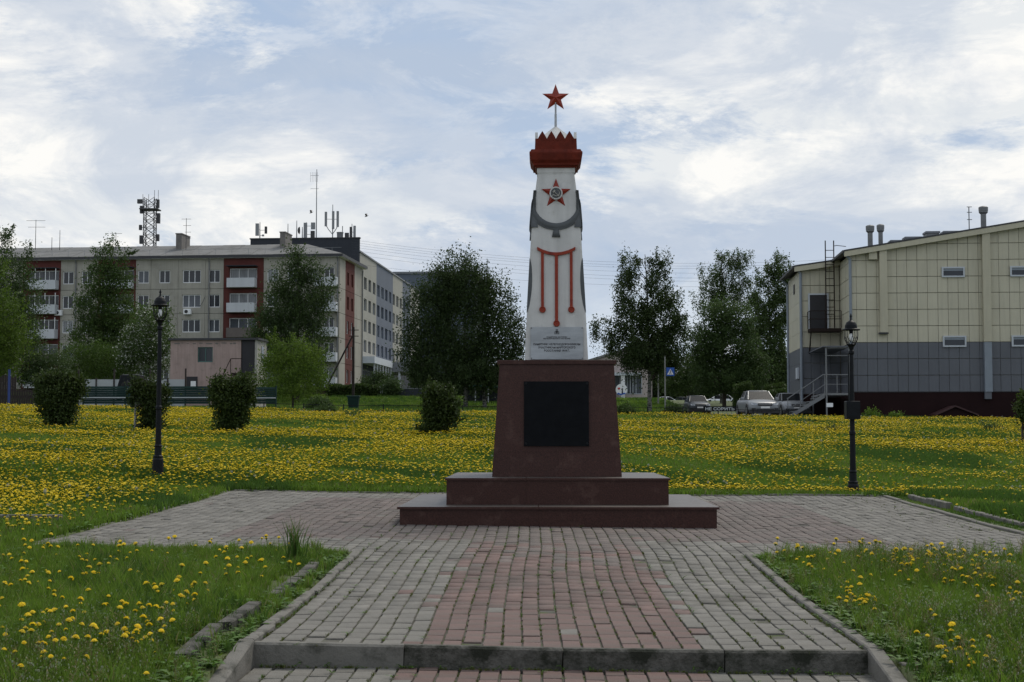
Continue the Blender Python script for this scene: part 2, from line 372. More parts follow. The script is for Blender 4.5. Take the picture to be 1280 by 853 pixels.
xs = np.unique(np.concatenate([-np.geomspace(10, 1500, 40)[::-1], np.arange(-10, 10.01, .12), np.geomspace(10, 1500, 40), [PATH[0] - .085, PATH[1] + .085, PATH[0] - .1, PATH[1] + .1, PLAZA[0] - .005, PLAZA[1] + .005]]))
ys = np.unique(np.concatenate([np.arange(-30, 6, 3.), np.arange(6, 27.2, .14), np.geomspace(27.3, 250, 110), np.geomspace(260, 4500, 20), [PLAZA[2] - .005, PLAZA[3] + .005]]))
X, Y = np.meshgrid(xs, ys); Z = lawn(X, Y); nx, ny = len(xs), len(ys)
idx = np.arange(nx * ny).reshape(ny, nx)
Q = np.stack([idx[:-1, :-1], idx[:-1, 1:], idx[1:, 1:], idx[1:, :-1]], -1).reshape(-1, 4)
g_me = np_mesh('ground', np.stack([X, Y, Z], -1).reshape(-1, 3), Q, M['soil'], True)
obj('ground', g_me, kind='structure')

# ------------------------------------------------------------------ paving
def pave_z(x, y):
    z = float(profile(x, y))
    z += .010 * math.sin(x * 1.3 + 1.7 * math.sin(y * .7)) * math.sin(y * 1.15 + .4)
    return z if y > 9.59 else float(profile(x, 9.7)) - .125 - .02 * (9.6 - y)
paving = MB()
for (x0, x1, y0, y1) in ((PLAZA[0], PLAZA[1], PLAZA[2], PLAZA[3]), (PATH[0] - .02, PATH[1] + .02, 9.6, 15.39), (PATH[0] - .02, PATH[1] + .02, 3.5, 9.5)):
    nxx, nyy = int((x1 - x0) / .4) + 1, int((y1 - y0) / .4) + 1
    vs = [(x0 + (x1 - x0) * i / nxx, y0 + (y1 - y0) * j / nyy) for j in range(nyy + 1) for i in range(nxx + 1)]
    paving.add([(x, y, pave_z(x, y) - .012) for x, y in vs], [(j * (nxx + 1) + i, j * (nxx + 1) + i + 1, (j + 1) * (nxx + 1) + i + 1, (j + 1) * (nxx + 1) + i) for j in range(nyy) for i in range(nxx)])
paving = paving.build('paving', M['bed'], kind='structure')
PW, PL = .1277, .252
pm = {}
def paver_mesh(matk, k):
    if (matk, k) not in pm:
        b = MB(); r = random.Random(k); w, l = PW / 2 - .0055 - r.random() * .002, PL / 2 - .0022
        j = lambda: r.uniform(-.0025, .0025)
        lo = [(-w + j(), -l + j(), -.05), (w + j(), -l + j(), -.05), (w + j(), l + j(), -.05), (-w + j(), l + j(), -.05)]
        m1 = [(x, y, -.004) for x, y, _ in lo]; t1 = [(x * .94, y * .97, 0) for x, y, _ in lo]
        b.add(lo + m1 + t1, [(8, 9, 10, 11)] + [(q + i, q + (i + 1) % 4, q + 4 + (i + 1) % 4, q + 4 + i) for q in (0, 4) for i in range(4)])
        me = b.mesh('paver'); me.materials.append(M[matk]); pm[(matk, k)] = me
    return pm[(matk, k)]
def wav(x, y):   # columns drift sideways a little, as the settled paving does
    return .016 * math.sin(y * .85 + x * .35) + .004 * math.sin(y * 2.1 + x * .8)
def is_worn(x, y): return random.random() < (y - 13.8) / 3.6
def is_red(x, y):
    if y < 16.9: return -.83 < x < 1.06
    return -3.6 < x < 3.95 and y < 24.4
spots = []
def fill(x0, x1, y0, y1):
    nc = round((x1 - x0) / PW); w = (x1 - x0) / nc
    for c in range(nc):
        off = random.choice((0, .5, .33, .7, .15)) * PL; y = y0 - off
        while y < y1 - .02:
            a, b = max(y, y0), min(y + PL, y1)
            if b - a > .05: spots.append((x0 + (c + .5) * w, (a + b) / 2, (b - a) / PL, w / PW))
            y += PL
fill(PATH[0], PATH[1], 9.68, 15.4); fill(PATH[0], PATH[1], 4.5, 9.59); fill(PLAZA[0], PLAZA[1], PLAZA[2], PLAZA[3])
MX0, MX1, MY0, MY1 = -1.76, 2.18, 18.95, 22.85      # footprint under the monument
spots = [s for s in spots if not (MX0 + .1 < s[0] < MX1 - .1 and MY0 + .15 < s[1] < MY1 - .1)]
vis = sorted([s for s in spots if s[1] > 9.0], key=lambda s: s[1]); near_set = set(vis[:298])
joined = {'grey_paver': [[], []], 'red_paver': [[], []], 'worn_paver': [[], []]}
for s in spots:
    x, y, sl, sw = s; k = random.randrange(6); mk = ('worn_paver' if is_worn(x, y) else 'red_paver') if is_red(x + random.uniform(-.02, .02), y) != (random.random() < .004) else 'grey_paver'
    xx = x + wav(x, y) * (1 if abs(x) < 5 else .3); z = pave_z(xx, y) + random.gauss(0, .0022) - (.010 if random.random() < .03 else 0)
    ya_, yb_ = (y - .12, y + .12) if (y > 9.75 or y < 9.45) else ((y, y + .12) if y > 9.6 else (y - .12, y)); sy = (pave_z(xx, yb_) - pave_z(xx, ya_)) / (yb_ - ya_); sx = (pave_z(xx + .06, y) - pave_z(xx - .06, y)) / .12
    rot = (math.atan(sy) + random.gauss(0, .006), -math.atan(sx) + random.gauss(0, .010), random.gauss(0, .008))
    me = paver_mesh(mk, k)
    if s in near_set:
        obj('paver', me, paving, (xx, y, z), rot, (sw, sl, 1))
    else:
        T = Matrix.Translation((xx, y, z)) @ Matrix.Rotation(rot[0], 4, 'X') @ Matrix.Rotation(rot[1], 4, 'Y') @ Matrix.Rotation(rot[2], 4, 'Z') @ Matrix.Diagonal((sw, sl, 1, 1))
        V, Fq = joined[mk]; b = len(V)
        V += [tuple(T @ v.co) for v in me.vertices]; Fq += [tuple(b + i for i in p.vertices) for p in me.polygons]
for mk, (V, Fq) in joined.items():
    me = np_mesh(mk, V, Fq, M[mk]); obj(mk + 's', me, paving, kind='stuff')

# kerb stones, each a piece of the paving
def kerb(x0, y0, x1, y1, zt0, zt1, th=.08, h=.28, m='kerb', joint=.003, b=.009):
    d = Vector((x1 - x0, y1 - y0, zt1 - zt0)); Ln = d.length; mb = MB()
    seg = 1
    vs = []; fs = []
    for i in range(seg + 1):
        t = joint + (Ln - 2 * joint) * i / seg
        rn = 0; q = b
        vs += [(t, -th / 2 + rn, -h), (t, -th / 2 + rn, -q), (t, -th / 2 + q + rn, 0), (t, th / 2 - q, 0), (t, th / 2, -q), (t, th / 2, -h)]
    for i in range(seg):
        for k in range(5): a = i * 6 + k; fs.append((a, a + 6, a + 7, a + 1))
    fs += [(0, 1, 2, 3, 4, 5), tuple(seg * 6 + k for k in (5, 4, 3, 2, 1, 0))]
    mb.add(vs, fs); o = mb.build('kerb_stone', M[m], paving)
    o.location = (x0, y0, zt0); o.rotation_euler = (0, -math.atan2(zt1 - zt0, math.hypot(x1 - x0, y1 - y0)), math.atan2(y1 - y0, x1 - x0)); return o
for a, b in ((-1.80, -.854), (-.854, .136), (.136, 1.14), (1.14, 2.03)):       # the step across the path
    kerb(a, 9.635, b, 9.635, pave_z(a, 9.7) + .012, pave_z(b, 9.7) + .012, .085, .24, 'kerb_dark' if a > -1 else 'kerb', b=.014)
for xk in (PATH[0] - .045, PATH[1] + .045):
    yy = 15.35
    while yy > 9.8:
        y2 = yy - 1.0
        j0, j1 = random.uniform(-.015, .015), random.uniform(-.02, .02)
        if y2 < 9.7: y2 = 9.62
        kerb(xk + j0, y2, xk + j0 + j1 * .5, yy, pave_z(xk, max(y2, 9.7)) + .03, pave_z(xk, yy) + .03); yy = y2
    kerb(xk - .01, 8.65, xk, 9.61, float(profile(xk, 9.6)) - .10, pave_z(xk, 9.7) + .03, .10, .3)
    kerb(xk, 7.6, xk - .01, 8.64, float(profile(xk, 9.6)) - .22, float(profile(xk, 9.6)) - .10, .10, .3)
for (x, ya, yb, dz) in ((-2.13, 9.05, 10.1, .06), (-2.10, 10.15, 11.2, .07), (-2.08, 11.9, 12.9, .05), (-2.05, 12.95, 13.95, .06),
                        (2.55, 9.3, 10.2, .03), (2.5, 10.9, 11.7, .02), (2.46, 13.0, 13.7, .04)):
    kerb(x, ya, x + random.uniform(-.03, .03), yb, gz(x, ya) + dz - .01, gz(x, yb) + dz, .10, .3, 'kerb_dark')
kerb(-2.14, 9.15, -1.90, 9.15, gz(-2, 9.15) + .0, gz(-2, 9.15) - .01, .08, .3, 'kerb_dark'); kerb(2.13, 9.2, 2.55, 9.2, gz(2.3, 9.2) + .01, gz(2.3, 9.2), .08, .3)
def run(x0, y0, x1, y1, up, th=.08, **k):
    n = max(1, round(math.hypot(x1 - x0, y1 - y0)))
    for i in range(n):
        a = (x0 + (x1 - x0) * i / n, y0 + (y1 - y0) * i / n); b = (x0 + (x1 - x0) * (i + 1) / n, y0 + (y1 - y0) * (i + 1) / n)
        j = random.uniform(-.008, .012); kerb(*a, *b, pave_z(*a) + up + j, pave_z(*b) + up + j, th, .2, **k)
run(PLAZA[0] - .05, PLAZA[3] + .05, PLAZA[1] + .05, PLAZA[3] + .05, .02)
run(PLAZA[0] - .05, PLAZA[2], PLAZA[0] - .05, PLAZA[3], .012); run(PLAZA[1] + .05, PLAZA[2], PLAZA[1] + .05, PLAZA[3], .022)
run(PLAZA[0], PLAZA[2] - .05, PATH[0] - .1, PLAZA[2] - .05, .005); run(PATH[1] + .1, PLAZA[2] - .05, PLAZA[1], PLAZA[2] - .05, .005)
run(PLAZA[1] + .42, PLAZA[3] - .2, PLAZA[1] + .42, 23.2, .07, .1); run(PLAZA[1] + .45, 22.9, PLAZA[1] + .42, 19.6, .06, .1)
run(-7.6, 18.1, -5.75, 18.3, .12, .1)

# ------------------------------------------------------------------ monument
MC = Vector((.21, 20.9)); g0 = -.02
mon = thing('monument', 'white obelisk with red crown and star on a stepped brown granite pedestal', 'monument', (MC.x, MC.y, 0))
def Lz(py, D): return at(696, py, D).z
zs1 = EYE.z - (633.3 - 543) / (F / 18.92)          # top of lower step
zs2 = EYE.z - (597.6 - 543) / (F / 19.45)
LW, UW = 1.96, 1.415
def step(nm, hw, z0, z1, joints, slab_o):
    st = MB().box(-hw + .03, hw - .03, -hw + .03, hw - .03, z0, z1 - .04).build(nm, M['granite'], mon)
    e = [-hw] + joints + [hw]
    for i in range(len(e) - 1):
        for sy in (-1, 1):
            y0, y1 = (-hw, -hw + .03) if sy < 0 else (hw - .03, hw)
            MB().box(e[i] + .0015, e[i + 1] - .0015, y0, y1, z0, z1 - .032).build('facing_slab', M['granite'], st)
    for sx in (-1, 1):
        for a, b in ((-hw + .031, 0), (0, hw - .031)):
            x0, x1 = (-hw, -hw + .03) if sx < 0 else (hw - .03, hw)
            MB().box(x0, x1, a + .0015, b - .0015, z0, z1 - .032).build('facing_slab', M['granite'], st)
    o = hw + slab_o
    for i in range(len(e) - 1):
        a = -o if i == 0 else e[i]; b = o if i == len(e) - 2 else e[i + 1]
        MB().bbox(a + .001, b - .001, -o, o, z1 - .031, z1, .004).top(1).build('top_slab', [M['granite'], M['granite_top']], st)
step('lower_step', LW, -.12, zs1, [-.24], .03)
step('upper_step', UW, zs1 + .001, zs2, [-.40], .02)
zp = Lz(455.5, 20.15); zc = Lz(450.3, 20.12)
PBW, PTW = .85, .755
ped = MB().frust((-PBW, PBW, -PBW, PBW, zs2), (-PTW, PTW, -PTW, PTW, zp)).build('pedestal', M['granite'], mon)
# thin facing slabs on the front of the pedestal
def ped_face(z): t = (z - zs2) / (zp - zs2); return PBW + (PTW - PBW) * t
for (za, zb, cuts) in ((zs2 + .001, zs2 + .33, [-1, .02, 1]), (zs2 + .332, zp - .37, [-1, 1]), (zp - .368, zp - .001, [-1, -.1, 1])):
    for i in range(len(cuts) - 1):
        q = []
        for z in (za, zb):
            w = ped_face(z); q.append((cuts[i] * w + (.0012 if i else 0), cuts[i + 1] * w - (.0012 if i < len(cuts) - 2 else 0), -w - .008, -w + .002, z))
        MB().frust(*q).build('facing_slab', M['granite'], ped)
MB().bbox(-PTW - .032, PTW + .032, -PTW - .032, PTW + .032, zp, zc, .006).build('cap_slab', M['granite'], mon)
def onface(px, py, D): p = at(px, py, D); return p.x - MC.x, p.z
# black plaque
zt = Lz(477, 20.07); zb = Lz(558, 20.03); wq = 40.5 / (F / 20.05)
ang = math.atan((PBW - PTW) / (zp - zs2)); zm = (zt + zb) / 2; hh = (zt - zb) / 2
bp = MB().box(-wq, wq, -.03, 0, -hh, hh).build('black_plaque', M['black_stone'], mon)
bp.location = (-.005, -ped_face(zm) - .010, zm); bp.rotation_euler = (-ang, 0, 0)
for sx in (-1, 1):
    for sz in (-1, 1):
        MB().lathe([(.0, .008), (.014, .006), (.016, 0)], 10, cap=False).build('bolt', M['iron'], bp).matrix_local = Matrix.Translation((sx * (wq - .025), -.0305, sz * (hh - .03))) @ Matrix.Rotation(R(90), 4, 'X')
tm = MB(); r_ = random.Random(3)                    # worn, illegible engraved lines in the lower half
for row, (zz, w) in enumerate(((-.04, .14), (-.085, .19), (-.13, .10), (-.175, .25))):
    x = -w
    while x < w:
        l = r_.uniform(.010, .017); tm.box(x, x + l, -.0318, -.0295, zz, zz + .018); x += l + (.006 if r_.random() < .85 else .02)
tm.build('engraving', M['bolt'] if False else M['black_stone'], bp, kind='stuff')

# obelisk shaft: front outline measured at several heights
DF = 20.47
lv = [(450, 655.5, 736.3), (390, 658.6, 733.6), (318, 662.6, 729.6), (300, 663.4, 728.4), (283, 664.6, 727.2), (238, 668.2, 721.8), (216, 670.8, 718.6), (206, 670.9, 718.5)]
prof = []
for py, a, b in lv:
    w = (b - a) / 2 / (F / DF) * .985; prof.append((w, Lz(py, DF)))
ob = MB(); n = len(prof); vs = []; CH = .018
for w, z in prof:
    c = CH; vs += [(-w + c, -w, z), (w - c, -w, z), (w, -w + c, z), (w, w - c, z), (w - c, w, z), (-w + c, w, z), (-w, w - c, z), (-w, -w + c, z)]
fs = [(i * 8 + k, i * 8 + (k + 1) % 8, i * 8 + 8 + (k + 1) % 8, i * 8 + 8 + k) for i in range(n - 1) for k in range(8)] + [tuple(range((n - 1) * 8, n * 8))]
ob.add(vs, fs); shaft = ob.build('obelisk', M['white_paint'], mon)
zz_ = [p[1] for p in prof]; ww_ = [p[0] for p in prof]
def WZ(z): return float(np.interp(z, zz_, ww_))
def ribbon_on_front(name, pts, half, th, matk, parent, front=True):
    """closed strip following pts (x,z) on the front face, half = half widths vertically"""
    b = MB(); vs = []; m = len(pts)
    for (x, z), h in zip(pts, half):
        for dz in (-h, h):
            y = -WZ(z + dz)
            vs += [(x, y + .005, z + dz), (x, y - th, z + dz)]
    fs = []
    for i in range(m - 1):
        a = i * 4; c = a + 4
        fs += [(a + 1, c + 1, c + 3, a + 3), (a, a + 1 + 0, a + 1, a)][:1] + [(a, c, c + 1, a + 1), (a + 3, c + 3, c + 2, a + 2)]
    fs += [(0, 1, 3, 2), ((m - 1) * 4, (m - 1) * 4 + 2, (m - 1) * 4 + 3, (m - 1) * 4 + 1)]
    b.add(vs, fs); return b.build(name, matk, parent)
zn = Lz(213.5, DF); MB().box(-WZ(zn) - .006, WZ(zn) + .006, -WZ(zn) - .006, WZ(zn) + .006, zn, Lz(206, DF)).build('neck_band', M['white_paint'], mon)
# grey garland draped round all four faces
def fx(px): return (px - 694.6) / (F / DF)
gar = MB(); 
tt_ = [math.sin(math.radians(-90 + 180 * i / 26)) for i in range(27)]
inner = [(t, 244 + 34 * math.sqrt(max(0, 1 - t * t))) for t in tt_]
outer = [(t, 262 + 24.5 * math.sqrt(max(0, 1 - t * t))) for t in tt_]
def garland_face():
    b = MB(); vs = []; K = 5
    for (t, p0), (_, p1) in zip(inner, outer):
        z0, z1 = Lz(p0, DF), Lz(p1, DF)
        for k in range(K):
            f = k / (K - 1); z = z0 + (z1 - z0) * f; w = WZ(z); x = t * (w + .012)
            vs.append((x, -w - .034 * math.sin(math.pi * (.12 + .76 * f)) - .004, z))
    m = len(inner); fs = [(i * K + k, i * K + k + 1, (i + 1) * K + k + 1, (i + 1) * K + k) for i in range(m - 1) for k in range(K - 1)]
    # close rims back to the wall
    for edge in (0, K - 1):
        base = len(vs)
        for i in range(m):
            x, y, z = vs[i * K + edge]; vs.append((x, -WZ(z) + .01, z))
        for i in range(m - 1): fs.append((i * K + edge, (i + 1) * K + edge, base + i + 1, base + i))
    b.add(vs, fs)
    # hanging ends at the corners and the tab in the middle
    for sx in (-1, 1):
        z0, z1, z2 = Lz(236, DF), Lz(262, DF), Lz(283, DF)
        w0, w1, w2 = WZ(z0), WZ(z1), WZ(z2)
        P = [(sx * (w0 - .006), z0), (sx * (w0 + .02), z0), (sx * (w1 + .025), z1), (sx * (w2 + .012), z2), (sx * (w2 - .085), z2), (sx * (w1 - .035), z1)]
        vv = [(x, -WZ(z) - (.026), z) for x, z in P] + [(x, -WZ(z) + .012, z) for x, z in P]; nn = len(P)
        ff = [tuple(range(nn)), tuple(range(2 * nn - 1, nn - 1, -1))] + [(i, (i + 1) % nn, nn + (i + 1) % nn, nn + i) for i in range(nn)]
        b.add(vv, ff)
    z0, z1 = Lz(285.5, DF), Lz(295.5, DF)
    P = [(-.035, z0), (.035, z0), (.056, z1), (-.056, z1)]
    b.add([(x, -WZ(z) - .022, z) for x, z in P] + [(x, -WZ(z) + .01, z) for x, z in P], [(0, 1, 2, 3), (7, 6, 5, 4), (0, 4, 5, 1), (1, 5, 6, 2), (2, 6, 7, 3), (3, 7, 4, 0)])
    return b
gf = garland_face().build('garland', M['grey_paint'], mon, smooth=True)
for k in (1, 2, 3):
    c = gf.copy(); COL.objects.link(c); c.parent = mon; c.rotation_euler = (0, 0, k * math.pi / 2)
# grey hollowed edges low on the corners
for k in range(4):
    b = MB(); z0, z1 = Lz(391, DF), Lz(322, DF); vs = []; m = 12
    for i in range(m + 1):
        t = i / m; z = z0 + (z1 - z0) * t; w = WZ(z) + .003; d = .052 * math.sin(math.pi * min(1, t * 1.0)) ** .6 + .001
        vs += [(-w, -w + d, z), (-w - .001, -w - .001, z), (-w + d, -w, z)]
    b.add(vs, [(i * 3 + q, i * 3 + 3 + q, i * 3 + 4 + q, i * 3 + 1 + q) for i in range(m) for q in (0, 1)])
    o = b.build('corner_inlay', M['grey_paint'], mon); o.rotation_euler = (0, 0, k * math.pi / 2)
# red ornament on the front
orn_z = lambda py: Lz(py, DF)
pts = [(fx(670.8 + 48 * i / 12), orn_z(310 + 7 * (1 - ((i - 6) / 6) ** 2))) for i in range(13)]
orn = ribbon_on_front('ribbon_ornament', pts, [.021] * 13, .03, M['red_paint'], mon)
def strip(parent, px, pa, pb, w, rad):
    z0, z1 = orn_z(pa), orn_z(pb); x = fx(px)
    b = MB(); P = [(x - w, z0), (x + w, z0), (x + w, z1), (x - w, z1)]
    b.add([(q, -WZ(z) - .024, z) for q, z in P] + [(q, -WZ(z) + .004, z) for q, z in P], [(3, 2, 1, 0), (4, 5, 6, 7), (0, 1, 5, 4), (1, 2, 6, 5), (2, 3, 7, 6), (3, 0, 4, 7)])
    b.build('strip', M['red_paint'], parent)
    d = MB().lathe([(rad, 0), (rad, .03), (rad * .8, .036), (rad * .5, .03), (0.001, .03)], 20, cap=False).build('disc', M['red_paint'], parent)
    d.matrix_local = Matrix.Translation((x, -WZ(z1) , z1)) @ Matrix.Rotation(R(90), 4, 'X')
strip(orn, 677.3, 314, 387, .019, .044); strip(orn, 694.9, 318, 404.5, .021, .044); strip(orn, 713.5, 314, 387, .019, .044)
# five-pointed stars
def star_mesh(R0, th, both=False):
    b = MB(); vs = [(0, -th, 0)]
    for i in range(10):
        a = math.pi / 2 + i * math.pi / 5; r = R0 if i % 2 == 0 else R0 * .405
        vs.append((r * math.cos(a), 0, r * math.sin(a)))
    fs = [(0, 1 + (i + 1) % 10, 1 + i) for i in range(10)]
    vs.append((0, th if both else .01, 0)); fs += [(11, 1 + i, 1 + (i + 1) % 10) for i in range(10)]
    return b.add(vs, fs)
# emblem star on the shaft, its medallion and the hammer and sickle
zc_e = (orn_z(222) + orn_z(257)) / 2
zc_e = orn_z(221) - .212
es = star_mesh(.212, .045).build('emblem_star', M['star_red'], mon); es.location = (0, -WZ(zc_e) - .012, zc_e); es.rotation_euler = (-.03, 0, 0)
md = MB().lathe([(.088, 0), (.088, .05), (.078, .055), (.070, .05), (.001, .05)], 28, cap=False).build('medallion', M['white_paint'], es)
md.matrix_local = Matrix.Rotation(R(90), 4, 'X')
md2 = MB().lathe([(.071, .0), (.071, .052), (.001, .052)], 28, cap=False).build('medallion_field', M['grey_paint'], es); md2.matrix_local = Matrix.Rotation(R(90), 4, 'X')
sk = MB(); arc = []
for i in range(15):
    t = math.radians(200 + 235 * i / 14); rr = .042
    arc.append((rr * math.cos(t) + .004, -.056, rr * math.sin(t) + .0))
sk.path(arc, [.002 + .0065 * math.sin(math.pi * min(1, .15 + i / 15)) for i in range(15)], 6); sk.tube(arc[0], (-.05, -.056, -.052), .006, .006)
sk.build('sickle', M['pale_plaster'], es)
hm = MB(); hm.tube((-.028, -.060, .022), (.040, -.060, -.046), .0055, .006)
hb = MB().box(-.020, .020, -.064, -.052, -.009, .009); rotm = Matrix.Translation((-.028, 0, .022)) @ Matrix.Rotation(R(-45), 4, 'Y')
hm.add([tuple(rotm @ Vector(v)) for v in hb.v], hb.f); hm.build('hammer', M['pale_plaster'], es)
# metal plaque with its inscription
pz0, pz1 = Lz(449.4, DF), Lz(409, DF); pw = 33 / (F / DF)
ang2 = math.atan((WZ(pz0) - WZ(pz1)) / (pz1 - pz0)); pzm = (pz0 + pz1) / 2; ph = (pz1 - pz0) / 2
pl = MB().box(-pw, pw, -.012, 0, -ph, ph).build('steel_plaque', M['steel'], mon); pl.location = (fx(695.2), -WZ(pzm) - .006, pzm); pl.rotation_euler = (-ang2, 0, 0)
for sx in (-1, 1):
    for sz in (-1, 1):
        MB().lathe([(.008, 0), (.008, .004), (0.0005, .006)], 8, cap=False).build('bolt', M['bolt'], pl).matrix_local = Matrix.Translation((sx * (pw - .014), -.012, sz * (ph - .014))) @ Matrix.Rotation(R(90), 4, 'X')
def text(s, size, loc, parent, m, name='lettering', ext=.0006, off=0, width=None, rot=None, align='CENTER'):
    c = bpy.data.curves.new(name, 'FONT'); c.body = s; c.size = size; c.extrude = ext; c.align_x = align; c.offset = off; c.materials.append(m)
    o = bpy.data.objects.new(name, c); COL.objects.link(o); o.parent = parent; o.location = loc; o.rotation_euler = rot or (R(90), 0, 0)
    bpy.context.view_layer.update(); d = o.dimensions.x
    me = bpy.data.meshes.new_from_object(o.evaluated_get(bpy.context.evaluated_depsgraph_get())); me.name = name
    bpy.data.objects.remove(o); o = bpy.data.objects.new(name, me); COL.objects.link(o); o.parent = parent; o.location = loc; o.rotation_euler = rot or (R(90), 0, 0)
    o.scale.x = width / d if width and d > 0 else 1
    return o
sP = 1280 / 90 * 1.0   # zoom factor used when the plaque was measured
def plz(py): return Lz(py, DF) - pzm
text('ПАМЯТНИК ИСТОРИИ', .022, (0, -.0135, plz(400 + 312 / 14.2) - .004), pl, M['ink'], width=25.5 / 93.1, off=.0008)
text('РЕГИОНАЛЬНОГО ЗНАЧЕНИЯ', .022, (0, -.0135, plz(400 + 345 / 14.2)), pl, M['ink'], width=33.5 / 93.1, off=.0008)
text('ПАМЯТНИК ЖЕЛЕЗНОДОРОЖНИКАМ', .036, (0, -.0135, plz(400 + 452 / 14.2)), pl, M['ink'], width=58.5 / 93.1, off=.0015)
text('УЧАСТНИКАМ МАРТОВСКОГО', .036, (0, -.0135, plz(400 + 509 / 14.2)), pl, M['ink'], width=46.5 / 93.1, off=.0015)
text('ВОССТАНИЯ 1919 Г.', .036, (0, -.0135, plz(400 + 565 / 14.2)), pl, M['ink'], width=32 / 93.1, off=.0015)
cr = MB(); zc0 = plz(400 + 215 / 14.2)     # the small dark coat of arms: shield, crown and supporters
cr.prism([(-.016, .018), (.016, .018), (.018, -.006), (0, -.022), (-.018, -.006)], -.0145, -.012); cr.prism([(-.014, .024), (-.016, .038), (-.006, .031), (0, .04), (.006, .031), (.016, .038), (.014, .024)], -.0145, -.012)
cr.prism([(-.036, -.03), (.036, -.03), (.028, -.016), (.022, -.022), (-.022, -.022), (-.028, -.016)], -.0145, -.012)
for sx in (-1, 1): cr.prism([(sx * .022, -.016), (sx * .032, -.012), (sx * .027, .012), (sx * .021, .008)][::sx], -.0145, -.012)
cc = cr.build('coat_of_arms', M['ink'], pl); cc.location = (0, 0, zc0)
# crown: stacked mouldings with teeth
DC = 20.5
def HW(px0, px1): return (px1 - px0) / 2 / (F / DC)
cw = [(207, 26.5), (204.8, 27.4), (204.4, 29.5), (201.5, 30.2), (198, 33.0), (190, 34.5), (188, 34.3), (187.2, 33.2), (184.6, 31.8), (184.4, 29.5), (183.9, 27.4), (170.4, 26.9)]
cvs = []; cb = MB()
for py, hw in cw:
    w = hw / (F / 20.5) * .975; z = Lz(py, 20.45); cvs += [(-w, -w, z), (w, -w, z), (w, w, z), (-w, w, z)]
m = len(cw); cb.add(cvs, [(i * 4 + k, i * 4 + (k + 1) % 4, i * 4 + 4 + (k + 1) % 4, i * 4 + 4 + k) for i in range(m - 1) for k in range(4)] + [(3, 2, 1, 0), tuple(range((m - 1) * 4, m * 4))])
crown = cb.build('cornice', M['dark_red_paint'], mon)
zb_, zt_ = Lz(170.5, 20.45), Lz(160.8, 20.45); wc = 26.9 / (F / 20.5) * .975
for side in range(4):
    for i in range(4):
        c0 = -wc + .035 + (2 * wc - .07) * (i + .5) / 4; h = (2 * wc - .07) / 8
        b = MB(); P = [(c0 - h, zb_ - .02), (c0 - h, zb_), (c0 - h * .55, zb_ + (zt_ - zb_) * .5), (c0, zt_), (c0 + h * .55, zb_ + (zt_ - zb_) * .5), (c0 + h, zb_), (c0 + h, zb_ - .02)]
        nP = len(P); b.add([(x, -wc - .002, z) for x, z in P] + [(x, -wc + .035, z) for x, z in P],
              [tuple(range(nP - 1, -1, -1)), tuple(range(nP, 2 * nP))] + [(j, (j + 1) % nP, nP + (j + 1) % nP, nP + j) for j in range(nP)], 0)
        b.m = [0] + [1] * (len(b.f) - 1)
        o = b.build('tooth', [M['dark_red_paint'], M['white_paint']], crown); o.rotation_euler = (0, 0, side * math.pi / 2)
za = Lz(157.5, MC.y)
MB().add([(-wc + .04, -wc + .04, zb_), (wc - .04, -wc + .04, zb_), (wc - .04, wc - .04, zb_), (-wc + .04, wc - .04, zb_), (0, 0, za)], [(0, 1, 4), (1, 2, 4), (2, 3, 4), (3, 0, 4)]).build('crown_roof', M['white_paint'], mon)
MB().lathe([(.018, za - .03), (.016, Lz(143, MC.y)), (.013, Lz(142, MC.y)), (.013, Lz(124, MC.y))], 10).build('star_pole', M['steel'], mon)
ts = star_mesh(.196, .05, True).build('top_star', M['star_red'], mon); ts.location = (0, 0, Lz(105.3, MC.y) - .196)

# ------------------------------------------------------------------ lamps
def lamp(label, px, top_py, D, box=False):
    p = at(px, top_py, D); H = 3.33; base = p.z - H
    o = thing('street_lamp', label, 'street lamp', (p.x, D, base), 0, 'lanterns on posts beside the plaza')
    MB().lathe([(.125, 0), (.125, .05), (.105, .06), (.10, .30), (.085, .33), (.09, .36), (.072, .38)], 12).build('base', M['iron'], o)
    MB().lathe([(.068, .38), (.062, .52), (.07, .54), (.055, .57), (.048, 1.18), (.058, 1.20), (.058, 1.24), (.044, 1.26), (.040, 2.0), (.034, 2.60), (.05, 2.62), (.05, 2.66), (.03, 2.68)], 12).build('post', M['iron'], o)
    hd = MB().lathe([(.03, 2.68), (.05, 2.74), (.085, 2.78), (.06, 2.79)], 16).build('lantern', M['iron'], o)
    MB().lathe([(.155, 3.03), (.16, 3.045), (.11, 3.065), (.105, 3.12), (.08, 3.17), (.04, 3.20), (.018, 3.215), (.014, 3.26), (.022, 3.275), (.006, 3.33)], 20).build('cap', M['iron'], hd)
    cg = MB()
    for k in range(8):
        a = k * math.pi / 4; a2 = a + math.pi / 4
        pr = lambda an, r, z: (r * math.cos(an), r * math.sin(an), z)
        cg.path([pr(a, .12, 3.03), pr(a, .122, 2.93), pr(a + .2, .11, 2.86), pr(a2, .075, 2.78)], .0055, 5)
        cg.path([pr(a, .122, 2.93), pr(a - .2, .11, 2.86), pr(a - .78, .075, 2.78)], .0045, 5)
    cg.build('cage', M['iron'], hd)
    MB().lathe([(.012, 2.99), (.03, 2.96), (.038, 2.91), (.034, 2.87), (.02, 2.84), (.006, 2.83)], 14).build('bulb', M['lamp_glass'], hd, smooth=True)
    MB().lathe([(.035, 3.03), (.035, 2.99), (.02, 2.97)], 12).build('socket', M['iron'], hd)
    if box:
        MB().bbox(-.12, .12, -.12, .10, 1.46, 1.78, .01).build('junction_box', M['iron'], o)
        MB().bbox(-.09, .10, -.125, -.1201, 1.50, 1.74, .002).build('box_door', M['iron'], o)
        MB().tube((-.055, 0, 1.78), (-.055, 0, 2.62), .012).build('cable', M['iron'], o)
    return o
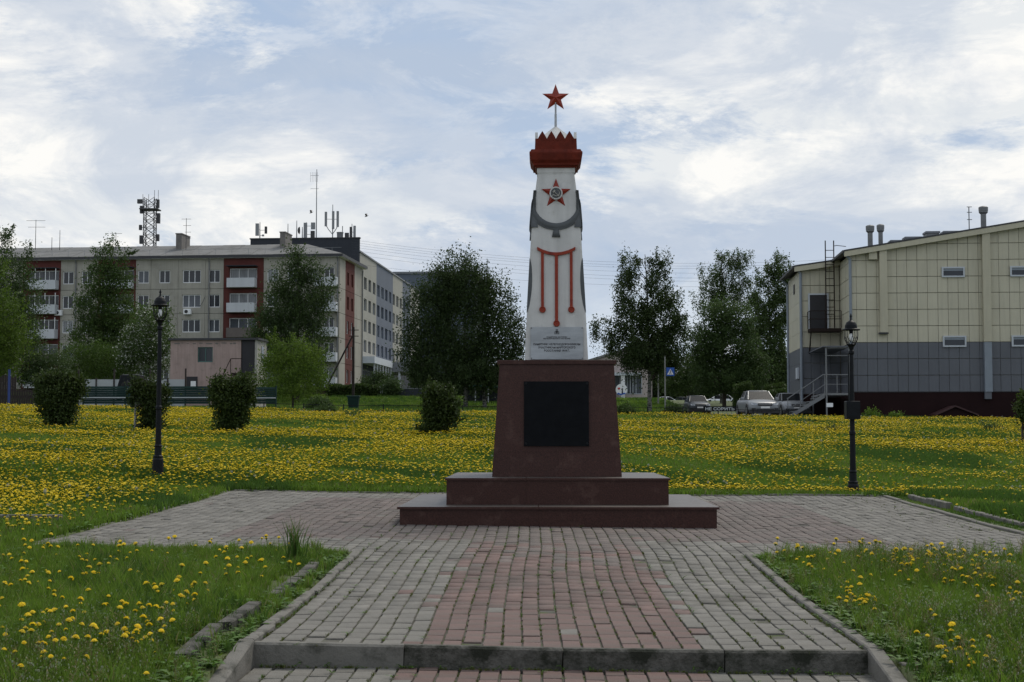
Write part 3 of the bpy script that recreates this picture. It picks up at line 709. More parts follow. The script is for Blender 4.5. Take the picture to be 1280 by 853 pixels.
lamp('black lantern post without a box, left of the plaza before the flats', 200.5, 362, 27)
lamp('black lantern post with a junction box halfway up, before the beige hall', 1063.5, 392, 27, True)

# ------------------------------------------------------------------ plants
def leaves(C, size, rx=.6, droop=0):
    n = len(C); a = rng.normal(size=(n, 3)); a /= np.linalg.norm(a, axis=1)[:, None]
    if droop: a[:, 2] -= droop; a /= np.linalg.norm(a, axis=1)[:, None]
    b = np.cross(a, rng.normal(size=(n, 3))); b /= np.linalg.norm(b, axis=1)[:, None] + 1e-9
    s = size * rng.uniform(.6, 1.35, (n, 1))
    V = np.stack([C + a * s, C + b * s * rx, C - a * s, C - b * s * rx], 1).reshape(-1, 3)
    return V, np.arange(4 * n).reshape(-1, 4)
def clumps(cen, rad, k, per, spread, surf=.55):
    """k leaf clumps in an ellipsoid, biased to its outside; per leaves in each"""
    d = rng.normal(size=(k, 3)); d /= np.linalg.norm(d, axis=1)[:, None]
    r = rng.uniform(0, 1, (k, 1)) ** (1 / 3); on = rng.uniform(size=(k, 1)) < surf; r = np.where(on, rng.uniform(.75, 1.06, (k, 1)), r * .9)
    cc_ = np.asarray(cen) + d * r * np.asarray(rad)
    pts = np.repeat(cc_, per, 0) + rng.normal(size=(k * per, 3)) * spread * rng.uniform(.5, 1.3, (k, 1)).repeat(per, 0)
    return pts, cc_
def tree(name, label, cat, px, D, blobs, leafm, leaf=.16, spread=.45, per=26, dens=1.0, fine=.58, shoots=0, trunk_m='bark', tr=.2, top_py=None, trunks=None, extra=None, group=None, droop=0, limbs=26, surf=.55, base_py=None, ht=None):
    b0 = gp(px, D); s = S(D)
    o = thing(name, label, cat, b0, 0, group)
    P = []; CC = []
    if name != 'lawn_bush': leaf = leaf * fine; per = int(per * 2.3)
    for bl in blobs:
        bx, by, rx, ry = bl[:4]; dn = bl[4] if len(bl) > 4 else 1; dD = bl[5] if len(bl) > 5 else 0
        c = at(bx, by, D + dD) - b0; rad = (rx / s, rx / s * .85, ry / s)
        vol = rad[0] * rad[2]; k = max(4, int(vol * 20 * dens * dn / (spread / .45) ** 2))
        p, q = clumps(c, rad, k, per, spread, surf); P.append(p); CC.append((q, c))
    nsh = shoots or 22 * len(CC)
    for q, c in CC:                                    # stray shoots reaching out of the crown
        m_ = max(2, nsh // len(CC)); st = q[rng.integers(0, len(q), m_)]; dr = st - np.array(c); dr /= np.linalg.norm(dr, axis=1)[:, None] + 1e-6; dr[:, 2] += .35
        t_ = rng.uniform(0, 1, (m_, 12, 1)); P.append((st[:, None, :] + dr[:, None, :] * t_ * spread * 2.3 + rng.normal(size=(m_, 12, 3)) * spread * .16).reshape(-1, 3))
    Pn = np.concatenate(P)
    if droop: Pn[:, 2] -= rng.exponential(droop, len(Pn)) * .5
    Pn = Pn[Pn[:, 2] > .05]
    V, Qd = leaves(Pn, leaf * 1.12, .62, droop * .8)
    crn = obj('crown', np_mesh('crown', V, Qd, M[leafm]), o)
    if extra:
        em, frac, esz = extra; sel = Pn[rng.uniform(size=len(Pn)) < frac] + rng.normal(size=(1, 3)) * .02
        V, Qd = leaves(sel, esz, .9); obj('blossom', np_mesh('blossom', V, Qd, M[em]), o)
    top = at(px, top_py, D).z - b0.z if top_py else max(c[1].z for c in CC)
    for tx in (trunks or [0]):
        tb = MB(); pts = []; nseg = 8; lean = random.uniform(-.05, .05) * top
        for i in range(nseg + 1):
            t = i / nseg; pts.append((tx / s + lean * t * t + random.uniform(-.06, .06) * (0 < i < nseg) * tr * 4, random.uniform(-.05, .05) * tr * 4, -.1 + (top * .97 + .1) * t))
        tb.path(pts, [tr * (1 - .93 * (i / nseg) ** .8) + .01 for i in range(nseg + 1)], 7); tb.build('trunk', M[trunk_m], o)
    lb = MB()
    for q, c in CC:
        for j in rng.choice(len(q), min(len(q), max(3, limbs // len(CC))), replace=False):
            e = Vector(q[j]); zt2 = max(.15 * top, min(top * .92, e.z - .35 * math.hypot(e.x, e.y) - random.uniform(0, .1) * top))
            tt = zt2 / top; st = Vector(((trunks or [0])[0] / s if trunks is None else min(((t_ / s) for t_ in trunks), key=lambda v: abs(v - e.x)), 0, zt2))
            mid = st.lerp(e, .5) + Vector((0, 0, .08 * (e - st).length)); r0 = tr * (1 - .8 * tt) * .45 + .008
            lb.path([st, mid, e], [r0, r0 * .6, r0 * .2], 5)
    if lb.v: lb.build('branches', M['bark'], o, kind='stuff')
    return o

# background trees from left to right
tree('deciduous_tree', 'tall dark tree cut by the left edge, behind the bright green one', 'tree', -22, 125, [(-10, 335, 26, 44, .9), (18, 352, 24, 36, .55), (-10, 400, 44, 50), (32, 378, 22, 36, .5), (20, 440, 34, 40), (38, 330, 10, 16, .35), (2, 303, 10, 18, .6)], 'leaf_dark', .13, .42, 26, 1.0, top_py=300)
tree('deciduous_tree', 'bright yellow green tree at the left edge of the lawn', 'tree', -14, 100, [(-8, 360, 20, 40, .6), (8, 400, 30, 34, .8), (14, 435, 26, 26, .8), (-10, 440, 36, 40)], 'leaf_fresh', .11, .34, 24, .8, top_py=345)
tree('poplar_tree', 'narrow dark green tree before the flats, between two red facade strips', 'tree', 128, 150, [(133, 320, 9, 18, .8), (152, 318, 8, 9, .6), (128, 350, 20, 24), (150, 345, 14, 20, .7), (122, 385, 26, 26), (148, 392, 22, 28), (118, 425, 30, 30), (150, 430, 24, 30), (128, 460, 34, 24)], 'leaf_mid', .15, .45, 26, 1.0, top_py=306)
tree('shrub', 'rounded fresh green shrub below the narrow dark tree', 'shrub', 118, 132, [(98, 452, 24, 22), (130, 448, 26, 22), (158, 456, 20, 20), (118, 470, 40, 16)], 'leaf_light', .10, .35, 24, 1.0, tr=.1, limbs=12)
tree('blossoming_shrub', 'white blossoming shrub beside the left lantern post', 'shrub', 186, 128, [(172, 430, 20, 28), (196, 425, 20, 26), (186, 452, 28, 26), (160, 446, 14, 20), (186, 400, 14, 12, .6)], 'leaf_mid', .10, .33, 24, 1.0, tr=.1, extra=('blossom', .12, .07), limbs=12)
tree('tree', 'small green tree just behind the left lantern head', 'tree', 192, 145, [(186, 400, 18, 18, .8), (200, 396, 12, 14, .7), (190, 425, 24, 20)], 'leaf_light', .12, .36, 24, .9, tr=.1, limbs=10)
tree('blossoming_shrub', 'dark shrub flecked with white blossom at the foot of the flats, far left', 'shrub', 58, 126, [(45, 462, 18, 16), (66, 456, 20, 18), (60, 474, 34, 14)], 'leaf_dark', .09, .3, 24, 1.1, tr=.08, extra=('blossom', .025, .06), limbs=10)
tree('deciduous_tree', 'dark tree with a pointed top before the white balconies', 'tree', 372, 140, [(366, 325, 9, 18, .7), (380, 335, 12, 16, .6), (362, 352, 20, 20), (392, 350, 16, 22, .55), (350, 385, 28, 28), (385, 385, 26, 28), (404, 372, 12, 16, .5), (340, 420, 30, 28), (380, 425, 32, 32), (372, 460, 38, 28)], 'leaf_dark', .14, .43, 26, 1.05, top_py=309)
tree('shrub', 'bright green shrub beside the pink shed with dark stair', 'shrub', 366, 108, [(346, 445, 13, 18, .8), (372, 440, 18, 16, .9), (352, 468, 28, 26), (384, 466, 24, 26), (366, 485, 40, 16), (394, 452, 12, 14, .6), (342, 430, 7, 8, .4)], 'leaf_fresh', .085, .28, 24, .85, tr=.08, limbs=24, shoots=520)
tree('deciduous_tree', 'large round dark tree left of the obelisk', 'tree', 572, 132, [(574, 335, 34, 22, .8), (545, 358, 26, 26), (590, 362, 34, 34), (622, 372, 22, 26, .8), (535, 392, 30, 36), (580, 410, 44, 44), (626, 412, 28, 36), (520, 436, 22, 34), (556, 450, 42, 34), (610, 452, 44, 34), (575, 466, 60, 20), (645, 440, 10, 24, .5)], 'leaf_dark', .14, .45, 28, 1.05, top_py=318, trunks=[-8, 10, 34], trunk_m='birch', droop=.5, limbs=36)
tree('birch_tree', 'tall airy birch with drooping twigs right of the obelisk', 'tree', 812, 128, [(788, 325, 12, 16, .6), (823, 325, 11, 16, .6), (785, 355, 18, 20, .65), (822, 355, 18, 22, .7), (838, 368, 12, 14, .6), (790, 392, 24, 26, .9), (826, 396, 26, 26, .9), (756, 408, 16, 12, .6), (852, 400, 12, 18, .6), (800, 430, 36, 26, 1), (840, 430, 20, 26, .8), (762, 424, 14, 12, .5), (810, 448, 30, 16, .9), (850, 446, 12, 16, .5)], 'leaf_birch', .125, .24, 40, .36, top_py=312, trunk_m='birch', droop=.9, limbs=44)
tree('birch_tree', 'thin-topped birch showing sky through its crown, middle of the right group', 'tree', 902, 152, [(908, 318, 12, 12, .5), (928, 322, 14, 12, .5), (890, 340, 16, 16, .5), (915, 345, 20, 18, .5), (880, 368, 14, 18, .5), (908, 372, 22, 18, .6), (932, 362, 14, 16, .5)], 'leaf_birch', .12, .24, 34, .42, top_py=308, trunk_m='birch', droop=.9, limbs=44)
tree('birch_tree', 'birch leaning over the eaves at the left corner of the beige hall', 'tree', 964, 150, [(972, 328, 14, 12, .6), (958, 345, 14, 14, .5), (978, 350, 12, 18, .8), (955, 375, 18, 20, .8), (976, 385, 14, 30, 1), (960, 420, 26, 36, 1.1), (965, 460, 28, 30, 1.1)], 'leaf_birch', .13, .26, 40, .42, top_py=320, trunk_m='birch', droop=.7, limbs=30)
tree('deciduous_tree', 'low dense dark tree under the thin-topped birch', 'tree', 905, 143, [(896, 395, 20, 18), (922, 405, 24, 24), (885, 425, 24, 26), (915, 440, 36, 36), (880, 452, 18, 22, .8), (936, 465, 30, 26), (905, 475, 44, 18)], 'leaf_dark', .14, .42, 28, 1.1, top_py=385, limbs=20)
tree('shrub', 'tall willowy light shrub behind the crossing sign', 'shrub', 860, 150, [(852, 462, 20, 20), (872, 458, 18, 22), (862, 478, 32, 16), (846, 478, 16, 12)], 'leaf_mid', .12, .4, 24, .9, tr=.08, limbs=10)
def belt(label, px0, px1, D, top, bot, m, n=60000, leaf=.22):
    a, b = at(px0, 480, D), at(px1, 480, D); W_ = b.x - a.x; z0 = at(px0, bot, D).z; H = at(px0, top, D).z - z0
    u = rng.uniform(0, 1, n); h = .72 + .16 * np.sin(u * 23) + .10 * np.sin(u * 57 + 1) + .05 * np.sin(u * 131)
    P = np.stack([a.x + u * W_, D + rng.uniform(-2, 4, n), z0 + H * h * rng.uniform(0, 1, n) ** .8], -1) + rng.normal(size=(n, 3)) * .25
    V, Qd = leaves(P, leaf, .65); return obj('far_woods', np_mesh('far_woods', V, Qd, M[m]), kind='stuff', label=label, category='woods')
belt('dark mass of trees closing the view behind the parked cars', 806, 1010, 200, 448, 505, 'leaf_dark')
belt('dark trees closing the view behind the teal-roofed shelter', 515, 700, 190, 455, 505, 'leaf_dark', 40000)
# trimmed hedges and bushes near the parking
def bush(name, label, px, D, blobs, m='leaf_hedge', leaf=.05, spread=.12, dens=4.0, per=30, group=None, surf=.75, tr=.05, **k):
    return tree(name, label, 'bush', px, D, blobs, m, leaf, spread, per, dens * .25, tr=tr, limbs=14, surf=surf, group=group, **k)
def hedge(label, px0, px1, D, top_py, depth, leafm='leaf_hedge', n=9000, cat='hedge', rnd=.35, leaf=.06, group=None):
    a = gp(px0, D); b = gp(px1, D); o = thing('hedge', label, cat, ((a.x + b.x) / 2, D, (a.z + b.z) / 2 - .02), 0, group)
    H = at((px0 + px1) / 2, top_py, D).z - o.location.z; L_ = (b.x - a.x) / 2
    u = rng.uniform(-1, 1, (n * 2, 3)); u[:, 2] = rng.uniform(0, 1, n * 2)
    e = (np.abs(u[:, 0]) ** 8 + np.abs(u[:, 1]) ** 4 + np.abs(u[:, 2]) ** 8); keep = (e < 1) & (e > .25) | (rng.uniform(size=len(u)) < .12)
    P = u[keep] * np.array([L_, depth, H]) + rng.normal(size=(keep.sum(), 3)) * .05 + np.array([0, 0, 0]); P[:, 2] *= 1 + .05 * np.sin(P[:, 0] * 2.1)
    V, Qd = leaves(P, leaf, .65); obj('foliage', np_mesh('foliage', V, Qd, M[leafm]), o)
    c = MB(); k = max(2, int(L_ * 2 / .6))
    for i in range(k):
        x = -L_ * .85 + L_ * 1.7 * i / max(1, k - 1); c.path([(x, 0, 0), (x + .05, .05, H * .45), (x - .1, -.1, H * .85)], [.03, .022, .008], 5)
        c.path([(x, 0, H * .3), (x + .2, .1, H * .7)], [.018, .006], 5); c.path([(x, 0, H * .3), (x - .2, -.1, H * .75)], [.018, .006], 5)
    c.build('stems', M['bark'], o, kind='stuff'); return o
hedge('long clipped hedge in front of the flats end wall', 408, 474, 158, 481, 1.0, n=9000, leaf=.1)
hedge('domed clipped bush left of the parked silver car group, before dark trees', 917, 940, 135, 479, .8, 'leaf_hedge', 5000, 'bush', leaf=.08)
hedge('taller clipped bush of the pair right of the silver car', 957, 982, 140, 480, 1.0, 'leaf_hedge', 5000, 'bush', leaf=.08)
hedge('lower clipped bush in front of the taller one by the hall corner', 953, 990, 132, 487, .8, 'leaf_mid', 6000, 'bush', leaf=.08)
tree('shrub', 'dark rounded shrub right of the long clipped hedge', 'shrub', 487, 158, [(482, 488, 12, 9), (492, 484, 9, 10)], 'leaf_dark', .12, .3, 24, 1.3, tr=.06, limbs=6)
tree('shrub', 'dark shrub under the grey canopy of the office block', 'shrub', 470, 168, [(466, 478, 14, 7), (478, 474, 10, 8)], 'leaf_dark', .12, .3, 24, 1.3, tr=.06, limbs=6)
# lone bushes on the lawn
def lawn_bush(label, px, base_py, D, blobs, whitewashed=False, trunks=None):
    cx0 = sum(b[0] for b in blobs) / len(blobs); blobs = [(cx0 + (b[0] - cx0) * .93, b[1], b[2] * .84, b[3]) + tuple(b[4:]) for b in blobs]
    o = tree('lawn_bush', label, 'bush', px, D, blobs, 'leaf_bush', .036, .11, 34, 1.9, tr=.045, limbs=26, surf=.5, shoots=160, group='lone bushes on the dandelion lawn', trunk_m='whitewash' if whitewashed else 'bark', trunks=trunks)
    return o
lawn_bush('wide clipped bush nearest the left edge of the lawn', 75, 541, 48, [(58, 480, 15, 11), (88, 480, 18, 12), (74, 474, 9, 7), (74, 496, 29, 17), (75, 516, 24, 15), (72, 532, 17, 9, .8), (99, 488, 9, 10, .7), (50, 500, 8, 10, .7)])
lawn_bush('bush with a whitewashed leaning stump, left of the left lantern', 184, 543, 47, [(190, 488, 17, 11), (170, 485, 11, 9, .8), (194, 505, 15, 17), (188, 522, 12, 14, .9), (190, 537, 15, 7, .8), (204, 494, 8, 9, .6), (170, 498, 9, 8, .6)], True, [-15])
lawn_bush('round bush right of the left lantern, before the pink shed', 289, 545, 46, [(277, 482, 15, 10), (302, 484, 15, 13), (290, 499, 28, 17), (290, 518, 24, 15), (287, 536, 20, 9), (268, 490, 8, 9, .7), (313, 494, 7, 10, .7)])
lawn_bush('dark narrow bush standing alone left of the pedestal', 548, 547, 45.5, [(541, 489, 9, 9, .9), (557, 494, 8, 10, .6), (547, 503, 16, 10), (566, 508, 9, 9, .7), (554, 513, 18, 11), (543, 526, 17, 12), (541, 539, 19, 7), (566, 524, 9, 9, .6), (530, 508, 6, 7, .4)])
lawn_bush('dark bush cut by the right edge of the lawn', 1277, 535, 47, [(1288, 508, 14, 13), (1290, 522, 16, 12), (1284, 500, 8, 9, .6)])
for i, (px, D, w, h, lb) in enumerate([(406, 76, 13, 6, 'spreading weed clump before the fence, left of centre'), (738, 74, 8, 6, 'weed clump at the fence'), (780, 77, 13, 8, 'small dark shrub at the fence just right of the pedestal'),
      (1040, 53, 9, 4, 'low weed clump on the lawn left of the right lantern'), (1236, 56, 12, 5, 'low weed clump on the lawn at the right'), (1090, 82, 8, 5, 'pale green sapling tuft by the hall plinth, nearer the lantern'), (1120, 82, 8, 4, 'pale green sapling tuft by the hall plinth, right of the other'),
      (842, 100, 12, 8, 'round dark shrub on the verge below the crossing sign'), (398, 88, 14, 10, 'green shrub tuft before the bright shrub'), (735, 52, 9, 4, 'flat weed clump on the lawn near the pedestal'), (440, 66, 7, 4, 'small leafy clump among dandelions, left middle'), (1005, 66, 8, 3, 'flat leafy clump on the lawn before the parked cars')]):
    if px in (738, 735): continue
    g = gp(px, D); py = 543 - (g.z - EYE.z) * S(D)
    tree('weed_clump', lb, 'plant', px, D, [(px, py - h * .6, w, h)], 'leaf_fresh' if 'pale' in lb else ('leaf_mid' if 'round' not in lb else 'leaf_dark'), .05 * D / 60, .12, 22, 1.6, tr=.015, limbs=6)

# ------------------------------------------------------------------ building frames
class Frame:
    """local axes: +x along the front face, +y away from the viewer"""
    def __init__(s, name, label, cat, px, D, a, base=None):
        p = at(px, 480, D); z = gz(p.x, D) if base is None else base
        s.P = Vector((p.x, D, z)); s.a = a; s.o = thing(name, label, cat, s.P, -a)
        s.u = Vector((math.cos(a), -math.sin(a), 0)); s.v = Vector((math.sin(a), math.cos(a), 0))
    def front(s, px, py, off=0):           # (x, z) where the ray meets the plane y=off
        d = ray(px, py); t = ((s.P + s.v * off - EYE).dot(s.v)) / d.dot(s.v); q = EYE + d * t - s.P
        return q.dot(s.u), q.z
    def side(s, px, py, off=0):            # (y, z) where the ray meets the plane x=off
        d = ray(px, py); t = ((s.P + s.u * off - EYE).dot(s.u)) / d.dot(s.u); q = EYE + d * t - s.P
        return q.dot(s.v), q.z
WIN = {}
def window(parent, cx, cz, w, h, y, panes=2, fm='white_trim', gm='glass', fr=.085, name='window', axis=0, dep=.06, sill=True):
    """frame mesh with pane children; axis 0: front face, 1: faces +x, 2: faces -x"""
    key = (round(w, 2), round(h, 2), panes, fm, gm, round(fr, 3), sill)
    if key not in WIN:
        f = MB(); f.box(-w / 2, -w / 2 + fr, 0, dep, -h / 2, h / 2); f.box(w / 2 - fr, w / 2, 0, dep, -h / 2, h / 2)
        f.box(-w / 2 + fr, w / 2 - fr, 0, dep, h / 2 - fr, h / 2); f.box(-w / 2 + fr, w / 2 - fr, 0, dep, -h / 2, -h / 2 + fr)
        iw = (w - 2 * fr - (panes - 1) * fr * .8) / panes; pl_ = []
        for i in range(panes):
            x0 = -w / 2 + fr + i * (iw + fr * .8)
            if i: f.box(x0 - fr * .8, x0, 0, dep, -h / 2 + fr, h / 2 - fr)
            p = MB().box(x0, x0 + iw, dep * .6, dep * .8, -h / 2 + fr, h / 2 - fr).mesh('pane'); pl_.append(p)
        if sill: f.box(-w / 2 - .04, w / 2 + .04, -.07, 0, -h / 2 - .05, -h / 2)
        fme = f.mesh('window'); fme.materials.append(M[fm]); 
        for p in pl_: p.materials.append(M[gm])
        WIN[key] = (fme, pl_)
    fme, pl_ = WIN[key]
    if axis == 0: loc, rz = (cx, y, cz), 0
    elif axis == 1: loc, rz = (y, cx, cz), math.pi / 2
    else: loc, rz = (y, cx, cz), -math.pi / 2
    wo = obj(name, fme, parent, loc, (0, 0, rz))
    for p in pl_: obj('pane', p, wo)
    return wo

# ------------------------------------------------------------------ five-storey flats
A5 = R(5.2)
fl = Frame('apartment_block', 'five-storey grey panel flats with red strips and white balconies', 'building', 423, 168, A5)
FO = fl.o; X0 = fl.front(-75, 400)[0]; ztop = fl.front(300, 323)[1]; zr1 = fl.front(300, 345)[1]; FH = 2.78; DEP = 12.6
rows = [zr1 - FH * i for i in range(5)]; zplinth = rows[4] - 1.42
MB().box(X0, -.32, .3, DEP - .3, -1.5, ztop).build('core_wall', M['joint'], FO)
bays = [(-75, -28, 'n'), (-28, 28, 'w'), (28, 75, 'B'), (75, 94, 'w'), (94, 122, 'w'), (122, 169, 'B'), (169, 188, 'w'), (188, 222, 'w1'), (222, 256, 'w3'), (256, 279, 'w'), (279, 329, 'B'), (329, 352, 'w'), (352, 380, 'w'), (380, 400, 'w'), (400, 423, 'C')]
def gmat(): return random.choice(['glass', 'glass', 'glass', 'glass_curtain', 'glass_grey'])
for (p0, p1, kd) in bays:
    x0, x1 = fl.front(p0, 400)[0], fl.front(p1, 400)[0]; x1 = 0 if p1 == 423 else x1; cx = (x0 + x1) / 2
    for r, zc_ in enumerate(rows):
        za_, zb2 = zc_ - 1.42 + .02, (zc_ + 1.36 - .02 if r else ztop)
        mt = 'brick_red' if kd == 'B' else 'panel_wall'
        if kd in ('w', 'w1', 'w3', 'n'):
            w = {'w': 1.28, 'w1': 1.28, 'w3': 2.1, 'n': 1.4}[kd]; h = 1.45
            MB().holed(x0 + .015, x1 - .015, za_, zb2, cx - w / 2, cx + w / 2, zc_ - h / 2, zc_ + h / 2, 0, .3).build('wall_panel', M[mt], FO)
            window(FO, cx, zc_, w, h, .12, 3 if kd == 'w3' else 2, gm=gmat())
        elif kd == 'B':
            w = x1 - x0 - 1.2; bx0 = x0 + 1.0; h = 1.9; hx1 = x1 - .2 if p0 < 250 else x1 - .75; hx0 = x0 + .65
            MB().holed(x0 + .015, x1 - .015, za_, zb2, hx0, hx1, zc_ - 1.1, zc_ + .85, 0, .3).build('wall_panel', M['brick_red'], FO)
            b = MB().box(hx0, hx1, -1.0, .29, zc_ - 1.38, zc_ - 1.26)
            if r < 4 or p0 < 100:
                bal = b.build('balcony', M['panel_wall'], FO)
                bm = 'balcony' if (r, p0) not in ((3, 28), (2, 279)) else 'balcony_brown'
                fr_ = MB(); fr_.box(hx0, hx1, -1.03, -.98, zc_ - 1.36, zc_ - .32); fr_.box(hx0, hx0 + .04, -.97, -.01, zc_ - 1.36, zc_ - .32); fr_.box(hx1 - .04, hx1, -.97, -.01, zc_ - 1.36, zc_ - .32)
                fr_.build('parapet', M[bm], bal)
                if p0 == 28 and r < 3:
                    for q in range(4):
                        xx = hx0 + (hx1 - hx0) * q / 3; MB().box(xx - .03, xx + .03, -1.0, -.94, zc_ - .32, zc_ + 1.0).build('glazing_post', M['white_trim'], bal)
                if r == 0: MB().box(hx0 - .1, hx1 + .1, -1.15, -.01, zc_ + 1.0, zc_ + 1.08).build('awning', M['dark_wall'], bal)
            window(FO, (hx0 + hx1) / 2, zc_ - .1, hx1 - hx0 - .02, 1.88, .2, 3 if hx1 - hx0 > 3 else 2, gm=gmat(), sill=False)
        else:
            MB().holed(x0 + .015, x1, za_, zb2, x0 + .4, x1 - .55, zc_ - 1.1, zc_ + .85, 0, .3).build('wall_panel', M['panel_wall'], FO)
            window(FO, (x0 + x1) / 2 - .08, zc_ - .1, x1 - x0 - .97, 1.88, .2, 2, gm=gmat(), sill=False)
            bal = MB().box(x0 - .5, x1 - .1, -1.0, -.01, zc_ - 1.38, zc_ - 1.26).build('balcony', M['panel_wall'], FO)
            fr_ = MB(); fr_.box(x0 - .5, x1 - .1, -1.03, -.98, zc_ - 1.36, zc_ - .32); fr_.box(x1 - .14, x1 - .1, -.97, -.01, zc_ - 1.36, zc_ - .32); fr_.build('parapet', M['balcony'], bal)
MB().box(X0, .012, -.03, .2, -1.5, zplinth - .02).build('plinth', M['brown_plinth'], FO)
# end wall, facing right
def esy(px): return fl.side(px, 400)[0]
ecuts = [(.012, esy(431.5), 'panel_wall'), (esy(431.5), esy(443), 'brick_red'), (esy(443), DEP, 'panel_wall')]
for y0, y1, mt in ecuts:
    for r, zc_ in enumerate(rows):
        za_, zb2 = zc_ - 1.42 + .02, (zc_ + 1.36 - .02 if r else ztop); b = MB()
        if mt == 'brick_red':
            ww = [(y0 + y1) / 2 - 1.1, (y0 + y1) / 2 + 1.15]; e = [y0 + .01, ww[0] + .5, y1 - .01]
            zz0, zz1 = zc_ - .75, zc_ + .7
            for a_, b_ in ((y0 + .01, ww[0] - .5), (ww[0] + .5, ww[1] - .5), (ww[1] + .5, y1 - .01)): b.box(-.3, 0, a_, b_, za_, zb2)
            for w_ in ww: b.box(-.3, 0, w_ - .5, w_ + .5, za_, zz0); b.box(-.3, 0, w_ - .5, w_ + .5, zz1, zb2); window(FO, w_, (zz0 + zz1) / 2, 1.0, zz1 - zz0, -.13, 1, gm='brick_red' if r < 2 else 'glass', fm='brick_red' if r < 2 else 'white_trim', axis=1, sill=False)
            b.build('wall_panel', M[mt], FO)
        else: b.box(-.3, 0, y0 + .01, y1 - .01, za_, zb2).build('wall_panel', M[mt], FO)
MB().box(-.2, .03, .3, DEP, -1.5, zplinth - .02).build('plinth', M['brown_plinth'], FO)
# pipes
for px in (287 / 3.046, 263 / 1 - 0, 422):
    x = fl.front(px if px != 263 else 261, 400)[0] if px != 422 else -.15
    MB().path([(x, -.4, ztop + .1), (x, -.1, ztop - .5), (x, -.08, zplinth - 1)], .07, 6).build('drainpipe', M['zinc'], FO)
MB().path([(.1, DEP - .3, ztop - .2), (.1, DEP - .5, ztop - 1), (.1, DEP - .5, zplinth - 1)], .07, 6).build('drainpipe', M['zinc'], FO)
# hipped roof of separate sheets
ez = ztop + .28; rz_ = fl.front(200, 308.6, DEP / 2)[1]
MB().box(X0, .45, -.45, DEP + .45, ztop, ez - .02).build('eaves', M['white_trim'], FO)
MB().box(X0, .5, -.5, -.45, ztop + .02, ez + .06).build('gutter', M['roof_edge'], FO)
MB().box(.45, .5, -.45, DEP + .5, ztop + .02, ez + .06).build('gutter', M['roof_edge'], FO)
def rsheet(a, b, c, d, m='slate'):
    t = .05; MB().add([a, b, c, d] + [(p[0], p[1], p[2] - t) for p in (a, b, c, d)], [(0, 1, 2, 3), (7, 6, 5, 4), (0, 4, 5, 1), (1, 5, 6, 2), (2, 6, 7, 3), (3, 7, 4, 0)]).build('roof_sheet', M[m], FO)
hx = -5.2; xx = X0; k = 0
while xx < hx - .1:
    x2 = min(xx + 2.6, hx)
    for j in range(2):
        f0, f1 = j / 2, (j + 1) / 2 + .02; o_ = .02 * ((k + j) % 2)
        yb0, yb1 = -.5 + (DEP / 2 + .5) * f0, -.5 + (DEP / 2 + .5) * min(1, f1); zb0, zb1 = ez + .06 + (rz_ - ez) * f0 + o_, ez + .06 + (rz_ - ez) * min(1, f1) + o_
        rsheet((xx + .01, yb0, zb0), (x2 - .01, yb0, zb0), (x2 - .01, yb1, zb1), (xx + .01, yb1, zb1))
    xx = x2; k += 1
rsheet((X0, DEP / 2, rz_ + .06), (hx, DEP / 2, rz_ + .06), (hx, DEP + .5, ez + .06), (X0, DEP + .5, ez + .06))
MB().add([(hx, -.5, ez + .06), (.5, -.5, ez + .06), (hx, DEP / 2, rz_ + .06)], [(0, 1, 2)]).build('roof_sheet', M['slate'], FO)
MB().add([(.5, -.5, ez + .06), (.5, DEP + .5, ez + .06), (hx, DEP / 2, rz_ + .06)], [(0, 1, 2)]).build('roof_sheet', M['slate'], FO)
MB().add([(.5, DEP + .5, ez + .06), (hx, DEP + .5, ez + .06), (hx, DEP / 2, rz_ + .06)], [(0, 1, 2)]).build('roof_sheet', M['slate'], FO)
rl = MB(); xx = X0
while xx < .3:
    rl.tube((xx, -.3, ez), (xx, -.3, ez + .75), .02, n=4); xx += 1.9
rl.tube((X0, -.3, ez + .75), (.3, -.3, ez + .75), .02, n=4); rl.build('roof_rail', M['antenna'], FO)
for pa, pb, pt, offy in ((220, 233, 293, 3.2), (350, 362, 291, 3.6)):
    x0, zt3 = fl.front(pa, pt, offy); x1 = fl.front(pb, pt, offy)[0]
    ch = MB().box(x0, x0 + (x1 - x0) * .55, offy, offy + 3.0, ez, zt3).build('chimney', M['chimney'], FO)
    MB().box(x0 - .06, x0 + (x1 - x0) * .55 + .06, offy - .06, offy + 3.06, zt3, zt3 + .12).build('chimney_cap', M['chimney'], ch)
for px, r in ((74, 1), (235, 1)):      # air conditioners
    x = fl.front(px, 400)[0]; ac = MB().bbox(x - .42, x + .42, -.4, -.01, rows[r] - 1.5, rows[r] - .9, .03).build('air_conditioner', M['white_trim'], FO)
    MB().lathe([(.2, 0), (.2, .02), (.001, .02)], 14, cap=False).build('fan_grille', M['grille'], ac).matrix_local = Matrix.Translation((x - .1, -.4, rows[r] - 1.2)) @ Matrix.Rotation(R(90), 4, 'X')
sat = MB().path([(fl.front(250, 400)[0], -.1, rows[1] - .6), (fl.front(254, 400)[0], -.3, rows[1] - .2), (fl.front(257, 400)[0], -.3, rows[1] + .45)], .03).build('cable', M['wire'], FO)
